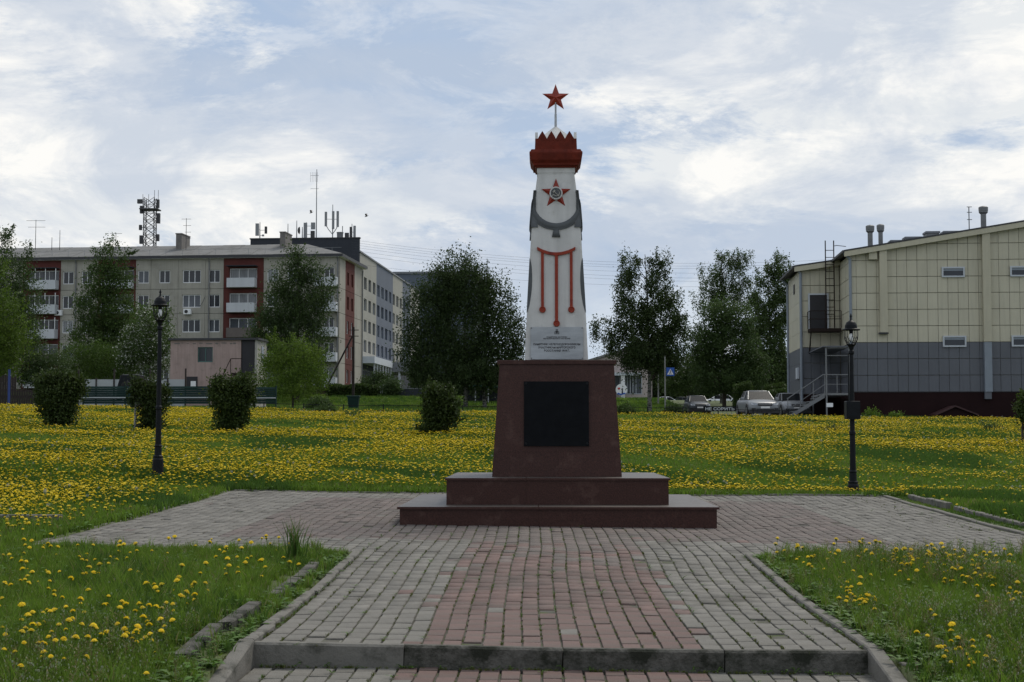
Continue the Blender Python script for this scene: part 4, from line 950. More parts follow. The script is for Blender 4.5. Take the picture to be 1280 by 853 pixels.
# aerials standing on the flats roof
def aerial(label, px, top, D, bars=2, w=1.6, group='television aerials on the flats roof'):
    p = at(px, top, D); z0 = p.z - (310 - top) / S(D) - .3; o = thing('aerial', label, 'aerial', (p.x, D, z0), 0, group)
    H = p.z - z0; MB().tube((0, 0, 0), (0, 0, H), .04, .03, 5).build('mast', M['antenna_dark'], o)
    for i in range(bars): zz = H - .1 - i * .75; MB().tube((-w / 2 + i * .2, 0, zz), (w / 2, 0, zz), .025, n=4).build('crossbar', M['antenna_dark'], o)
aerial('tall twin-bar aerial at the left end of the flats roof', 45, 275, 174, 2, 2.2); aerial('short stick aerial, second from the left on the flats roof', 65, 297, 174, 0); aerial('plain rod aerial, third from the left on the flats roof', 75, 288, 174, 0)
aerial('aerial with one crossbar left of the lattice mast', 145, 291, 174, 1, 1.4); aerial('comb aerial above the left chimney', 233, 273, 172, 4, 1.1)
# lattice mast
def lattice():
    D = 180; b = at(187, 312, D); s = S(D); H = at(187, 243, D).z - b.z; o = thing('lattice_mast', 'tall lattice radio mast hung with boxes behind the flats roof', 'mast', (b.x, D, b.z - 1))
    m = MB(); w = .62
    for sx, sy in ((-1, -1), (1, -1), (1, 1), (-1, 1)): m.tube((sx * w, sy * w, 0), (sx * w, sy * w, H + .4), .06, n=4)
    z = 0; fl_ = 1
    while z < H:
        for (a, b2) in (((-w, -w), (w, -w)), ((w, -w), (w, w)), ((w, w), (-w, w)), ((-w, w), (-w, -w))):
            m.tube((*a, z), (*b2, z + .9), .035, n=4); m.tube((*b2, z), (*a, z + .9), .035, n=4); m.tube((*a, z), (*b2, z), .035, n=4)
        z += .9
    m.build('lattice', M['antenna_dark'], o)
    for x, z, w_, h in ((-1.0, H * .25, .35, 1.0), (-1.1, H * .5, .3, .6), (-1.0, H * .8, .35, .9), (1.0, H * .3, .3, .8), (1.05, H * .62, .35, 1.2), (.95, H * .9, .3, 1.0), (-1.2, H * .98, .6, .5)):
        MB().box(x - w_ / 2, x + w_ / 2, -.3, .1, z, z + h).build('radio_box', M['antenna_dark'], o)
        MB().tube((x, -.1, z + h / 2), (0.5 * x, 0, z + h / 2), .04, n=4).build('bracket', M['antenna_dark'], o)
    MB().box(-1.1, 1.1, -.9, .9, H * .86, H * .88).build('platform', M['antenna_dark'], o)
    for x in (-.9, -.2, .5, .95): MB().tube((x, 0, H * .88), (x, 0, H + 1.0 + .5 * (x > 0)), .03, n=4).build('whip', M['antenna_dark'], o)
lattice()

# ------------------------------------------------------------------ office block behind
AG = R(3.4)
of = Frame('office_block', 'taller grey block with a cream and blue side behind the flats', 'building', 448, 214, AG)
OO = of.o; zt_o = of.front(448, 298)[1]; zs_o = of.side(448.5, 314.5)[1]; XL = of.front(313, 300)[0]; Yend = of.side(524, 400)[0]
MB().box(XL, 0, 0, .6, -4, zt_o).build('end_tower', M['dark_wall'], OO)
MB().box(XL - .1, .1, -.1, .7, zt_o, zt_o + .15).build('parapet_cap', M['roof_edge'], OO)
MB().box(XL + 2, -.36, .61, Yend, -4, zs_o - .3).build('core_wall', M['joint'], OO)
rowp = [347, 373.6, 400, 425.3]; zt_rows = [of.side(456.5, p)[1] for p in rowp]; fh = zt_rows[0] - zt_rows[1]
cols = []; bounds = [.61, of.side(470.3, 400)[0], of.side(491, 400)[0], of.side(503, 400)[0], of.side(513, 400)[0], Yend]
cms = ['cream_wall', 'blue_wall', 'cream_wall', 'blue_wall', 'cream_wall']
wcol = [of.side(p, 400)[0] for p in (456.5, 462, 467.5, 473, 478.3, 483.2, 487.8, 493, 497.2, 501)]
dw = (wcol[-1] - wcol[0]) / (len(wcol) - 1)
wcol = [wcol[0] + dw * i for i in range(int((Yend - wcol[0]) / dw))]
lev = [(zs_o - (0), zt_rows[0] + .25)] + [(zt_rows[i] + .25, (zt_rows[i + 1] + .25) if i < 3 else zt_rows[3] - fh + .25) for i in range(4)]
for bi in range(5):
    y0, y1 = bounds[bi], bounds[bi + 1]; ws = [w for w in wcol if y0 + .3 < w < y1 - .3]
    MB().box(-.35, 0, y0, y1, lev[0][1] + .005, lev[0][0]).build('wall_panel', M[cms[bi]], OO)
    for r in range(4):
        zt4, zb4 = lev[r + 1]; b = MB(); hh_ = 1.75; ztp = zt_rows[r]; edges = [y0]
        WW = dw * .31
        for w in ws: edges += [w - WW, w + WW]
        edges.append(y1)
        for i in range(0, len(edges), 2): b.box(-.35, 0, edges[i], edges[i + 1], zb4 + .01, zt4)
        for w in ws:
            b.box(-.35, 0, w - WW, w + WW, ztp, zt4); b.box(-.35, 0, w - WW, w + WW, zb4 + .01, ztp - hh_)
            window(OO, w, ztp - hh_ / 2, 2 * WW, hh_, -.22, 2, gm='glass_grey', fm='canopy_white' if random.random() < (.6 if cms[bi] == 'blue_wall' else .3) else 'canopy', axis=1, sill=False)
        b.build('wall_panel', M[cms[bi]], OO)
zc1, zc0_ = of.side(450, 446)[1], of.side(450, 453.5)[1]
MB().box(0.01, .15, 0, Yend, zs_o - .02, zs_o + .2).build('roof_edge', M['canopy'], OO)
MB().box(-.34, .001, .3, Yend, -4, zc0_ + .3).build('ground_floor_wall', M['dark_wall'], OO)
ycan = of.side(473, 447)[0]
cn = MB().box(.01, 2.2, .5, ycan, zc0_ - .1, zc1).build('canopy', M['canopy_white'], OO)
MB().box(.01, 6.5, ycan + .02, ycan + 14, zc0_ - .7, zc1 - .05).build('canopy', M['canopy'], OO)
for i in range(7):
    yy = 1.5 + i * (ycan - 2) / 6; MB().box(1.9, 2.1, yy - .12, yy + .12, -4, zc0_ - .1).build('canopy_column', M['canopy_white'], OO)
for yy, xx in ((ycan + .3, 6.2), (ycan + .3, 3.2), (ycan + 13, 6.2)): MB().box(xx - .15, xx + .15, yy - .15, yy + .15, -4, zc0_ - .7).build('canopy_column', M['canopy_white'], OO)
for i in range(8):
    yy = 2 + i * (ycan - 3) / 7; window(OO, yy, zc0_ - 2.2, 1.6, 2.6, .003, 2, gm='glass_grey', fm='canopy', axis=1, sill=False)
MB().box(XL + 10, of.front(443, 290)[0] + .6, .3, .5, zt_o + .15, zt_o + .2).build('roof_kerb', M['roof_edge'], OO)
# far blue roof block
fb = Frame('far_block', 'pale blue-grey block end showing beyond the office block', 'building', 492, 300, R(3))
zf = fb.front(505, 342.5)[1]; MB().box(0, 16, 0, 20, -6, zf).build('wall', M['blue_wall'], fb.o); MB().box(-.3, 16.3, -.3, 20.3, zf, zf + .4).build('roof', M['canopy'], fb.o)
# radio kit on the office roof
def cell(label, px, top, kind, D=217, cat='antenna'):
    p = at(px, top, D); z0 = zt_o + of.P.z + .15; o = thing('roof_antenna', label, cat, (p.x, D, z0), 0, 'radio gear on the office roof'); H = p.z - z0
    MB().tube((0, 0, 0), (0, 0, H), .09, .05, 6).build('mast', M['antenna'], o)
    def pan(x, z0, z1, w=.38, m='antenna'): MB().bbox(x - w / 2, x + w / 2, -.3, -.1, z0, z1, .03).build('panel', M[m], o); MB().tube((x, -.1, (z0 + z1) / 2), (0, 0, (z0 + z1) / 2), .04, n=4).build('bracket', M['antenna'], o)
    if kind == 'a': pan(-.35, .6, H - .2, .5); pan(.5, H * .2, H * .3, .3); pan(.9, H * .35, H * .75, .35, 'antenna_dark')
    if kind == 'b':
        for x, z, h in ((-.95, H * .38, 2.1), (.1, H * .30, 2.6), (.75, H * .36, 2.3)): pan(x, z, z + h, .34)
        for x in (-.6, .5): MB().path([(0, -.1, .8), (x, -.1, H * .3), (x * 1.5, -.1, H * .4)], .06, 5).build('strut', M['antenna'], o)
    if kind == 'c': pan(-.1, .2, H - .1, .5); pan(.95, .3, 1.3, .6, 'antenna_dark'); pan(1.0, 1.5, 2.5, .6, 'antenna')
    if kind == 'd': pan(.4, .2, H - .3, .35); pan(-.15, .3, H * .8, .3, 'antenna_dark'); pan(-.7, .1, 1.0, .6, 'antenna_dark')
    if kind == 'dish': MB().lathe([(.55, 0), (.4, .2), (.001, .3)], 14, cap=False).build('dish', M['antenna_dark'], o).matrix_local = Matrix.Translation((-.4, 0, H - .5)) @ Matrix.Rotation(R(-90), 4, 'Y')
    if kind == 'yagi':
        for i in range(2): MB().tube((-.9, 0, H - .9 - i * 1.9), (.3, 0, H - .9 - i * 1.9), .03, n=4).build('boom', M['antenna'], o)
        for i in range(5): MB().tube((-.9 + .25 * i, 0, H - 1.4 - .4), (-.9 + .25 * i, 0, H - .4), .02, n=4).build('element', M['antenna'], o)
    return o
cell('panel antenna pair on the left end of the office roof', 325, 278, 'a'); cell('very tall thin mast with side elements on the office roof', 396, 212, 'yagi'); cell('trident of three panel antennas right of the tall mast', 416, 256, 'b')
cell('stubby panel with two round boxes left of the tall mast', 383, 278, 'c'); cell('panel cluster on the right end of the office roof', 440, 280, 'd'); cell('small dish on a pole left of the stubby panel', 378, 284, 'dish')
cell('thin whip aerial on the office roof beside the dish', 371, 276, 'none'); cell('short whip aerial on the left half of the office roof', 360, 280, 'none')
p = at(425, 298, 217); vb = thing('roof_vent', 'squat grey vent drum on the right half of the office roof', 'vent', (p.x, 217, zt_o + of.P.z + .15)); MB().lathe([(.45, 0), (.45, .95), (.5, .97), (.5, 1.1), (.1, 1.15)], 14).build('drum', M['zinc'], vb); MB().tube((.35, 0, 1.1), (.35, 0, 2.0), .06).build('pipe', M['zinc'], vb)

# ------------------------------------------------------------------ pink shed
pk = Frame('pink_shed', 'two-level pink plaster shed with a flat dark roof before the flats', 'building', 321, 118, R(4.5))
PK = pk.o; xl = pk.front(213, 450)[0]; zt5 = pk.front(260, 425.5)[1]; xd0 = pk.front(301, 450)[0]
wx0, wz0 = pk.front(247, 453); wx1, wz1 = pk.front(266, 434)
MB().holed(xl, xd0, -1, zt5, wx0, wx1, wz0, wz1, 0, .3).build('front_wall', M['pink_wall'], PK)
zd = pk.front(310, 467)[1]; xd1 = pk.front(318.5, 450)[0]
b = MB(); b.box(xd0, xd1, 0, .3, -1, zd); b.box(xd1, 0, 0, .3, -1, zt5); b.build('front_wall', M['pale_plaster'], PK)
MB().box(xd0 + .01, xd1 - .01, .12, .2, zd + .01, zt5 - .02).build('upper_door', M['dark_door'], PK)
dy = pk.side(333, 450)[0]
MB().box(-.3, -.001, .31, dy, -1, zt5).build('side_wall', M['pale_plaster'], PK); MB().box(xl, -.31, dy - .3, dy, -1, zt5).build('back_wall', M['pink_wall'], PK); MB().box(xl, xl + .3, .31, dy - .31, -1, zt5).build('side_wall', M['pink_wall'], PK)
MB().box(xl - .15, .15, -.2, dy + .15, zt5, zt5 + .16).build('roof', M['roof_edge'], PK)
sw = pk.side(328, 443); MB().box(.001, .03, sw[0] - .35, sw[0] + .4, sw[1] - .65, sw[1] + .6).build('side_window', M['glass_grey'], PK)
w = window(PK, (wx0 + wx1) / 2, (wz0 + wz1) / 2, wx1 - wx0 - .01, wz1 - wz0 - .01, .1, 2, fm='green_frame', gm='glass', fr=.08, sill=False)
x0, z0 = pk.front(233, 487); x1, z1 = pk.front(247, 471)
MB().box(x0, x1, -.04, -.001, z0, z1).build('hatch', M['dark_door'], PK); MB().box(x0 + .35, x1 - .12, -.05, -.041, z0 + .1, z1 - .35).build('notice', M['sign_white'], PK)
st = MB().box(xd0 - .5, xd1 + .1, -1.1, -.01, zd - .12, zd).build('landing', M['rust'], PK)
rl = MB(); xe = pk.front(276, 487)[0]
rl.path([(xd0 - .5, -1.05, zd), (xd0 - .5, -1.05, zd + 1.1)], .03, 5); rl.path([(xd0 + .4, -1.05, zd + 1.1), (xd0 - .5, -1.05, zd + 1.1), (xe, -1.05, zd - 1.1)], .03, 5)
rl.build('handrail', M['rust'], PK)
ns = 9
for i in range(ns):
    t = (i + .5) / ns; MB().box(xe + (xd0 - .5 - xe) * (1 - t) - .15, xe + (xd0 - .5 - xe) * (1 - t) + .15, -1.05, -.15, zd * (1 - t) - .05 - 0, zd * (1 - t)).build('stair_tread', M['rust'], PK)
jag = MB(); x = xl + .3
while x < xd0 - .3: w_ = random.uniform(.1, .5); jag.box(x, x + w_, -.012, -.001, zt5 - .28 + random.uniform(-.06, .05), zt5 - .22 + random.uniform(-.02, .04)); x += w_ + random.uniform(.05, .3)
jag.build('plaster_chips', M['chimney'], PK)

# green fence: horizontal corrugated boards hung on posts
def green_fence(px0, px1, D, top, bot, label):
    a, b = at(px0, 490, D), at(px1, 490, D); zt6, zb6 = at(px0, top, D).z, at(px0, bot, D).z; o = thing('sheet_fence', label, 'fence', (a.x, D, zb6))
    L_ = b.x - a.x; H = zt6 - zb6; nb = 8
    n = max(1, round(L_ / 2.4))
    for i in range(n):
        for k in range(nb):
            x0 = L_ * i / n + .03; x1 = L_ * (i + 1) / n - .03; z0 = H * k / nb; z1 = H * (k + 1) / nb - .008
            MB().add([(x0, -.03, z0), (x1, -.03, z0), (x1, .03, z1), (x0, .03, z1), (x0, .05, z0), (x1, .05, z0), (x1, .06, z1), (x0, .06, z1)], [(0, 1, 2, 3), (7, 6, 5, 4), (0, 4, 5, 1), (3, 2, 6, 7), (0, 3, 7, 4), (1, 5, 6, 2)]).build('board', M['green_fence'], o)
    for i in range(n + 1): MB().box(L_ * i / n - .04, L_ * i / n + .04, -.05, .1, -.8, H + .1).build('post', M['green_fence'], o)
    MB().box(0, L_, -.12, -.06, H * .32, H * .38).build('rail', M['grey_fence'], o)
green_fence(104, 262, 100, 483, 505, 'dark green horizontal board fence with a pale rail left of the pink shed front')
green_fence(318, 345, 100, 484, 505, 'short end run of dark green fence beside the bright shrub')
def grey_fence():
    a, b = at(98, 480, 112), at(232, 480, 112); zt7 = at(120, 474.5, 112).z; z0 = gz(a.x, 112); o = thing('metal_fence', 'light grey sheet fence with dark posts behind the dark off-road car', 'fence', (a.x, 112, z0)); L_ = b.x - a.x; n = 6
    for i in range(n): MB().box(L_ * i / n + .05, L_ * (i + 1) / n - .05, 0, .03, .1, zt7 - z0).build('sheet', M['grey_fence'], o)
    for i in range(n + 1): MB().box(L_ * i / n - .05, L_ * i / n + .05, -.06, .06, -.3, zt7 - z0 + (.8 if i % 2 == 0 else .1)).build('post', M['wood_dark'], o)
grey_fence()
# dark timber yard at the far left
def yard():
    a = gp(-40, 96); b = gp(50, 96); o = thing('timber_fence', 'dark timber board fence at the far left edge behind the lawn', 'fence', a); L_ = b.x - a.x; n = 30; H = at(0, 470, 96).z - a.z
    for i in range(n):
        hh2 = (H if i < 20 else H * .55) * random.uniform(.93, 1.05); MB().box(L_ * i / n + .01, L_ * (i + 1) / n - .01, 0, .04, -.2, hh2).build('board', M['wood_dark'], o)
    MB().box(0, L_, .05, .1, H * .3, H * .38).build('rail', M['wood_dark'], o)
yard()
p = gp(11, 94); o = thing('blue_post', 'blue painted post by the dark timber fence at the left edge', 'post', p); MB().tube((0, 0, 0), (0, 0, at(11, 462, 94).z - p.z), .08, n=8).build('shaft', M['blue_post'], o)
# utility pole and strut near the flats corner
p = gp(441.5, 150); H = at(441.5, 409, 150).z - p.z; o = thing('utility_pole', 'dark wooden utility pole with a slanting strut at the flats corner', 'utility pole', p)
MB().tube((0, 0, -.3), (0, 0, H), .14, .10, 8).build('pole', M['wood_dark'], o); q = at(406, 488, 149.5); MB().tube((q.x - p.x, -.5, q.z - p.z), (-.1, 0, at(441, 412 + 8, 150).z - p.z), .10, .08, 8).build('strut', M['wood_dark'], o)
for z in (.3, .9): MB().tube((-.5, 0, H - z), (.5, 0, H - z), .04, n=5).build('crossarm', M['wood_dark'], o)
p = gp(442, 120); o = thing('wheeled_bin', 'dark green refuse bin before the clipped hedge', 'bin', p); MB().frust((-.35, .35, -.3, .3, .12), (-.45, .45, -.4, .4, 1.05)).build('body', M['green_fence'], o); MB().bbox(-.5, .5, -.45, .45, 1.05, 1.15, .04).build('lid', M['green_fence'], o)
for sx in (-1, 1): MB().tube((sx * .3 - .04, .25, .1), (sx * .3 + .04, .25, .1), .1, n=10).build('wheel', M['rubber'], o)
# teal-roofed shelter
p = gp(603, 146); s_ = S(146); o = thing('market_shelter', 'low shelter with a teal roof under the large round tree', 'shelter', p); Hs = at(603, 481.5, 146).z - p.z
MB().box(-24 / s_, 24 / s_, -1.5, 1.5, Hs - .25, Hs).build('roof', M['teal'], o)
for x in (-22, -8, 8, 22): MB().box(x / s_ - .05, x / s_ + .05, -1.4, -1.3, -.5, Hs - .26).build('post', M['grey_fence'], o)
MB().box(-22 / s_, 22 / s_, 1.3, 1.4, -.5, Hs - .27).build('back_panel', M['dark_wall'], o)
p = gp(516, 158); o = thing('low_wall', 'low grey concrete wall left of the teal-roofed shelter', 'wall', p); s_ = S(158); MB().box(-18 / s_, 18 / s_, 0, .25, -1, at(516, 486.5, 158).z - p.z).build('body', M['dark_wall'], o); MB().box(-18 / s_, 18 / s_, -.05, .3, at(516, 486.5, 158).z - p.z, at(516, 486.5, 158).z - p.z + .1).build('coping', M['canopy'], o)
# paths behind the fence
def strip_sheet(name, quad, m):
    b = MB(); n = 14; vs = []
    for i in range(n + 1):
        t = i / n
        for (pa, pb) in ((quad[0], quad[1]), (quad[3], quad[2])):
            x = pa[0] + (pb[0] - pa[0]) * t; y = pa[1] + (pb[1] - pa[1]) * t; vs.append((x, y, gz(x, y) + .05))
    b.add(vs, [(2 * i, 2 * i + 2, 2 * i + 3, 2 * i + 1) for i in range(n)]); return b.build(name, m, kind='structure')
gx = lambda px, D: (gp(px, D).x, D)
strip_sheet('parking_road', [gx(845, 82.5), gx(1075, 84.5), gx(1075, 121), gx(853, 121)], M['asphalt'])
strip_sheet('footpath', [gx(400, 128), gx(485, 128), gx(485, 133), gx(400, 133)], M['asphalt'])

# ------------------------------------------------------------------ low park fence
def low_fence(px0, px1, D0, D1, label, rot=0):
    a, b = gp(px0, D0), gp(px1, D1); d = b - a; d.z = 0; L_ = d.length; o = thing('low_fence', label, 'fence', (a.x, a.y, a.z)); e = d.normalized(); n = max(2, round(L_ / 2.0)); H = .52
    pt = lambda t, z: Vector((e.x * L_ * t, e.y * L_ * t, gz(a.x + e.x * L_ * t, a.y + e.y * L_ * t) - a.z + z))
    for i in range(n):
        for z in (.46, .18): MB().tube(pt(i / n, z), pt((i + 1) / n, z), .016, n=5).build('rail', M['iron'], o)
        pk_ = MB()
        for q in range(1, 8): t = (i + q / 8) / n; pk_.tube(pt(t, .16), pt(t, .46), .008, n=4)
        pk_.build('pickets', M['iron'], o, kind='stuff')
    for i in range(n + 1): MB().tube(pt(i / n, -.1), pt(i / n, H), .03, n=6).build('post', M['iron'], o)
    return o
low_fence(330, 628, 79, 79.5, 'low black rail fence behind the lawn, left of the pedestal'); low_fence(765, 985, 79, 80, 'low black rail fence behind the lawn before the parked cars')
# letters on the fence
p = gp(899, 79.3); o = thing('fence_sign', 'white letters reading НЕ СОРИТЬ on a dark bar of the low fence', 'sign', (p.x, 79.1, p.z))
MB().box(-.85, .85, -.02, .0, .34, .60).build('backing', M['iron'], o); text('НЕ СОРИТЬ', .20, (0, -.03, .40), o, M['canopy_white'], width=1.5, off=.004, ext=.004)

# ------------------------------------------------------------------ cars
def car(label, loc, rz, paint, L_=4.6, W=1.78, H=1.47, wagon=False, name='parked_car', lights=True, group='cars parked beyond the lawn'):
    o = thing(name, label, 'car', loc, rz, group)       # front faces -y
    hw = W / 2
    # lower body stations: (y, half width, z low, z of bonnet or belt)
    st = [(-L_ / 2, hw * .70, .40, .62), (-L_ / 2 + .06, hw * .86, .26, .74), (-L_ / 2 + .28, hw * .97, .21, .82), (-L_ / 2 + .7, hw, .20, .90), (-L_ / 2 + 1.15, hw, .2, .97),
          (0, hw, .2, .99), (L_ / 2 - 1.0, hw, .2, 1.02), (L_ / 2 - .4, hw * .98, .24, 1.04), (L_ / 2 - .08, hw * .9, .3, 1.0), (L_ / 2, hw * .8, .42, .85)]
    vs = []; fs = []
    for y, w, z0, z1 in st:
        m_ = z0 + (z1 - z0) * .55; vs += [(-w * .93, y, z0), (-w, y, z0 + .12), (-w, y, m_), (-w * .95, y, z1 - .07), (-w * .80, y, z1), (0, y, z1 + .03), (w * .80, y, z1), (w * .95, y, z1 - .07), (w, y, m_), (w, y, z0 + .12), (w * .93, y, z0)]
    K = 11
    for i in range(len(st) - 1):
        for k in range(K): fs.append((i * K + k, i * K + (k + 1) % K, i * K + K + (k + 1) % K, i * K + K + k))
    fs += [tuple(range(K - 1, -1, -1)), tuple(range((len(st) - 1) * K, len(st) * K))]
    body = MB().add(vs, fs).build('body', M[paint], o, smooth=True); sd = body.modifiers.new('round', 'SUBSURF'); sd.levels = 1; sd.render_levels = 1
    MB().box(-hw * .97, hw * .97, -L_ / 2 + .03, -L_ / 2 + .4, .17, .33).build('lower_bumper', M['grille'], o); MB().box(-hw * .9, hw * .9, L_ / 2 - .4, L_ / 2 - .02, .2, .34).build('lower_bumper', M['grille'], o)
    # greenhouse
    ry1 = L_ / 2 - (.25 if wagon else 1.0); ry2 = L_ / 2 - (.45 if wagon else 1.45)
    base = [(-hw * .82, -L_ / 2 + 1.2, .96), (hw * .82, -L_ / 2 + 1.2, .96), (hw * .84, ry1, 1.0), (-hw * .84, ry1, 1.0)]
    top = [(-hw * .64, -L_ / 2 + 1.95, H - .05), (hw * .64, -L_ / 2 + 1.95, H - .05), (hw * .66, ry2, H - .04), (-hw * .66, ry2, H - .04)]
    MB().add(base + top, [(0, 1, 5, 4), (1, 2, 6, 5), (2, 3, 7, 6), (3, 0, 4, 7)]).build('windows', M['car_glass'], o)
    rf = [(x * .9, y + (.12 if i < 2 else -.12), H) for i, (x, y, z) in enumerate(top)]
    MB().add([(x * 1.02, y, z) for x, y, z in top] + rf, [(3, 2, 1, 0), (0, 1, 5, 4), (1, 2, 6, 5), (2, 3, 7, 6), (3, 0, 4, 7), (4, 5, 6, 7)]).build('roof', M[paint], o, smooth=True).modifiers.new('round', 'BEVEL').width = .035
    pil = MB()
    for i in range(4): pil.tube(base[i], top[i], .032, .03, 5)
    for sx in (-1, 1): pil.tube((sx * hw * .84, .1, .98), (sx * hw * .66, .15, H - .04), .04, n=5)
    pil.build('pillars', M[paint], o)
    for sy in (-L_ / 2 + .85, L_ / 2 - .85):
        for sx in (-1, 1):
            tb = MB().tube((sx * (hw - .2), sy, .32), (sx * (hw + .012), sy, .32), .32, n=18).build('tyre', M['rubber'], o); MB().tube((sx * (hw - .25), sy, .36), (sx * (hw + .004), sy, .36), .37, n=20).build('wheel_arch', M['grille'], o)
            MB().tube((sx * (hw - .01), sy, .32), (sx * (hw + .02), sy, .32), .2, n=12).build('rim', M['rim'], tb)
    if lights:
        for sx in (-1, 1):
            MB().add([(sx * hw * .50, -L_ / 2 - .02, .62), (sx * hw * .84, -L_ / 2 + .06, .64), (sx * hw * .90, -L_ / 2 + .22, .78), (sx * hw * .52, -L_ / 2 + .02, .74), (sx * hw * .5, -L_ / 2 + .3, .6), (sx * hw * .85, -L_ / 2 + .4, .64), (sx * hw * .85, -L_ / 2 + .5, .74), (sx * hw * .5, -L_ / 2 + .4, .72)],
                     [(0, 1, 2, 3), (4, 7, 6, 5), (0, 4, 5, 1), (1, 5, 6, 2), (2, 6, 7, 3), (3, 7, 4, 0)]).build('headlight', M['headlight'], o)
            MB().box(sx * hw * .72 - .11, sx * hw * .72 + .11, -L_ / 2 + .0, -L_ / 2 + .2, .36, .46).build('fog_lamp_recess', M['grille'], o)
            MB().bbox(sx * (hw + .09) - .09, sx * (hw + .09) + .09, -L_ / 2 + 1.45, -L_ / 2 + 1.6, .97, 1.1, .02).build('mirror', M[paint], o)
        gr = MB(); gr.box(-hw * .44, hw * .44, -L_ / 2 - .03, -L_ / 2 + .1, .58, .72); gr.box(-hw * .55, hw * .55, -L_ / 2 - .02, -L_ / 2 + .1, .28, .42); gr.build('grille', M['grille'], o)
        pt = MB().box(-.26, .26, -L_ / 2 - .045, -L_ / 2 - .02, .44, .55).build('number_plate', M['plate'], o)
        MB().box(-hw * .40, hw * .40, -L_ / 2 - .045, -L_ / 2 - .031, .64, .66).build('chrome_bar', M['rim'], o)
    return o
def gd(px, D): p = gp(px, D); return (p.x, D, p.z + .05)
car('silver grey sedan facing the lawn, nearest to the beige hall stairs', gd(946.5, 88.5), R(3), 'car_silver', 4.6, 1.80, 1.50)
car('dark blue grey hatchback facing the lawn, left of the silver sedan', gd(871, 118), R(2), 'car_dark', 4.2, 1.68, 1.45, True)
def cp(px, D, dz=0): p = gp(px, D); return (p.x, D, p.z + dz)
zr = at(835, 496.3, 182).z - 1.45
car('white sedan seen side-on behind the verge, under the birch', (at(834, 490, 182).x, 182, zr), R(90), 'car_white', 4.5, 1.75, 1.45)
car('grey sedan roof just right of the white one under the birch', (at(855, 490, 186).x, 186, at(855, 496.5, 186).z - 1.45), R(80), 'car_dark', 4.4, 1.75, 1.45)
car('long white sedan side-on behind the verge, right of the blue grey car', (at(900, 490, 176).x, 176, at(897, 493.8, 176).z - 1.45), R(-90), 'car_white', 4.7, 1.75, 1.45)
car('light sedan half hidden behind the hall stairs', gd(987, 96), R(4), 'car_silver', 4.5)
car('dark off-road car seen from behind past the green fence', (at(161, 480, 106).x, 108, at(161, 468.2, 106).z - 1.85), R(180), 'car_black', 4.4, 1.9, 1.85, True, lights=False)
p = at(161, 480, 105.8)
bpy.data.objects['parked_car.006'].name = 'off_road_car'
MB().lathe([(.36, 0), (.36, .22), (.2, .26), (.001, .26)], 18, cap=False).build('spare_wheel', M['rubber'], bpy.data.objects['off_road_car']).matrix_local = Matrix.Translation((.1, 2.2, 1.0)) @ Matrix.Rotation(R(-90), 4, 'X')

# crossing sign and poles
p = gp(831.5, 122); H = at(831.5, 446, 122).z - p.z; s_ = S(122); o = thing('crossing_sign', 'blue square pedestrian crossing sign on a grey pole', 'sign', p)
MB().tube((0, 0, 0), (0, 0, H), .06, .05, 8).build('pole', M['pole_grey'], o)
cxs = (838 - 831.5) / s_; czs = at(838, 465, 122).z - p.z; hwS = 5.0 / s_
bd = MB().box(cxs - hwS, cxs + hwS, -.12, -.08, czs - hwS * 1.05, czs + hwS * 1.05).build('sign_board', M['sign_blue'], o)
MB().prism([(cxs, czs + hwS * .72), (cxs - hwS * .8, czs - hwS * .7), (cxs + hwS * .8, czs - hwS * .7)], -.13, -.121).build('white_triangle', M['sign_white'], bd)
wk = MB(); k = hwS; wk.lathe([(0.01, -.1 * k), (.1 * k, 0), (.01, .1 * k)], 8, (cxs, -.135, czs + .38 * k)); wk.tube((cxs, -.135, czs + .28 * k), (cxs - .05 * k, -.135, czs - .12 * k), .07 * k); wk.tube((cxs - .05 * k, -.135, czs - .12 * k), (cxs - .28 * k, -.135, czs - .6 * k), .055 * k)
wk.tube((cxs - .05 * k, -.135, czs - .12 * k), (cxs + .25 * k, -.135, czs - .6 * k), .055 * k); wk.tube((cxs, -.135, czs + .18 * k), (cxs + .25 * k, -.135, czs - .05 * k), .04 * k); wk.build('walking_figure', M['sign_dark'], bd)
MB().tube((0, -.1, czs), (cxs, -.1, czs), .02, n=4).build('bracket', M['pole_grey'], o)
p = gp(823, 146); o = thing('grey_pole', 'bare pale pole just left of the crossing sign', 'pole', p); MB().tube((0, 0, 0), (0, 0, at(823, 458, 146).z - p.z), .08, .06, 8).build('shaft', M['pole_grey'], o)

# ------------------------------------------------------------------ pale building behind the birch
pb = Frame('pale_hall', 'pale pink building with a white column half hidden behind the birch', 'building', 738, 190, R(2))
PB = pb.o; wL, wR = pb.front(700, 460)[0], pb.front(815, 460)[0]; ztL = pb.front(740, 452)[1]; ztR = pb.front(800, 434)[1]
b = MB(); b.prism([(wL, -3), (wR, -3), (wR, ztR + .6), (0, ztL), (wL, ztL - 1)][::-1][::-1], 0, 12); b.build('wall', M['pink_pale'], PB)
MB().add([(wL, -.4, ztL - .98), (0, -.4, ztL + .02), (wR, -.4, ztR + .62), (wR, 12, ztR + .62), (0, 12, ztL + .02), (wL, 12, ztL - .98)] + [(wL, -.4, ztL - .7), (0, -.4, ztL + .3), (wR, -.4, ztR + .9), (wR, 12, ztR + .9), (0, 12, ztL + .3), (wL, 12, ztL - .7)],
         [(0, 1, 7, 6), (1, 2, 8, 7), (6, 7, 10, 11), (7, 8, 9, 10), (2, 3, 9, 8), (0, 6, 11, 5), (5, 11, 10, 4), (4, 10, 9, 3)]).build('roof', M['slate'], PB)
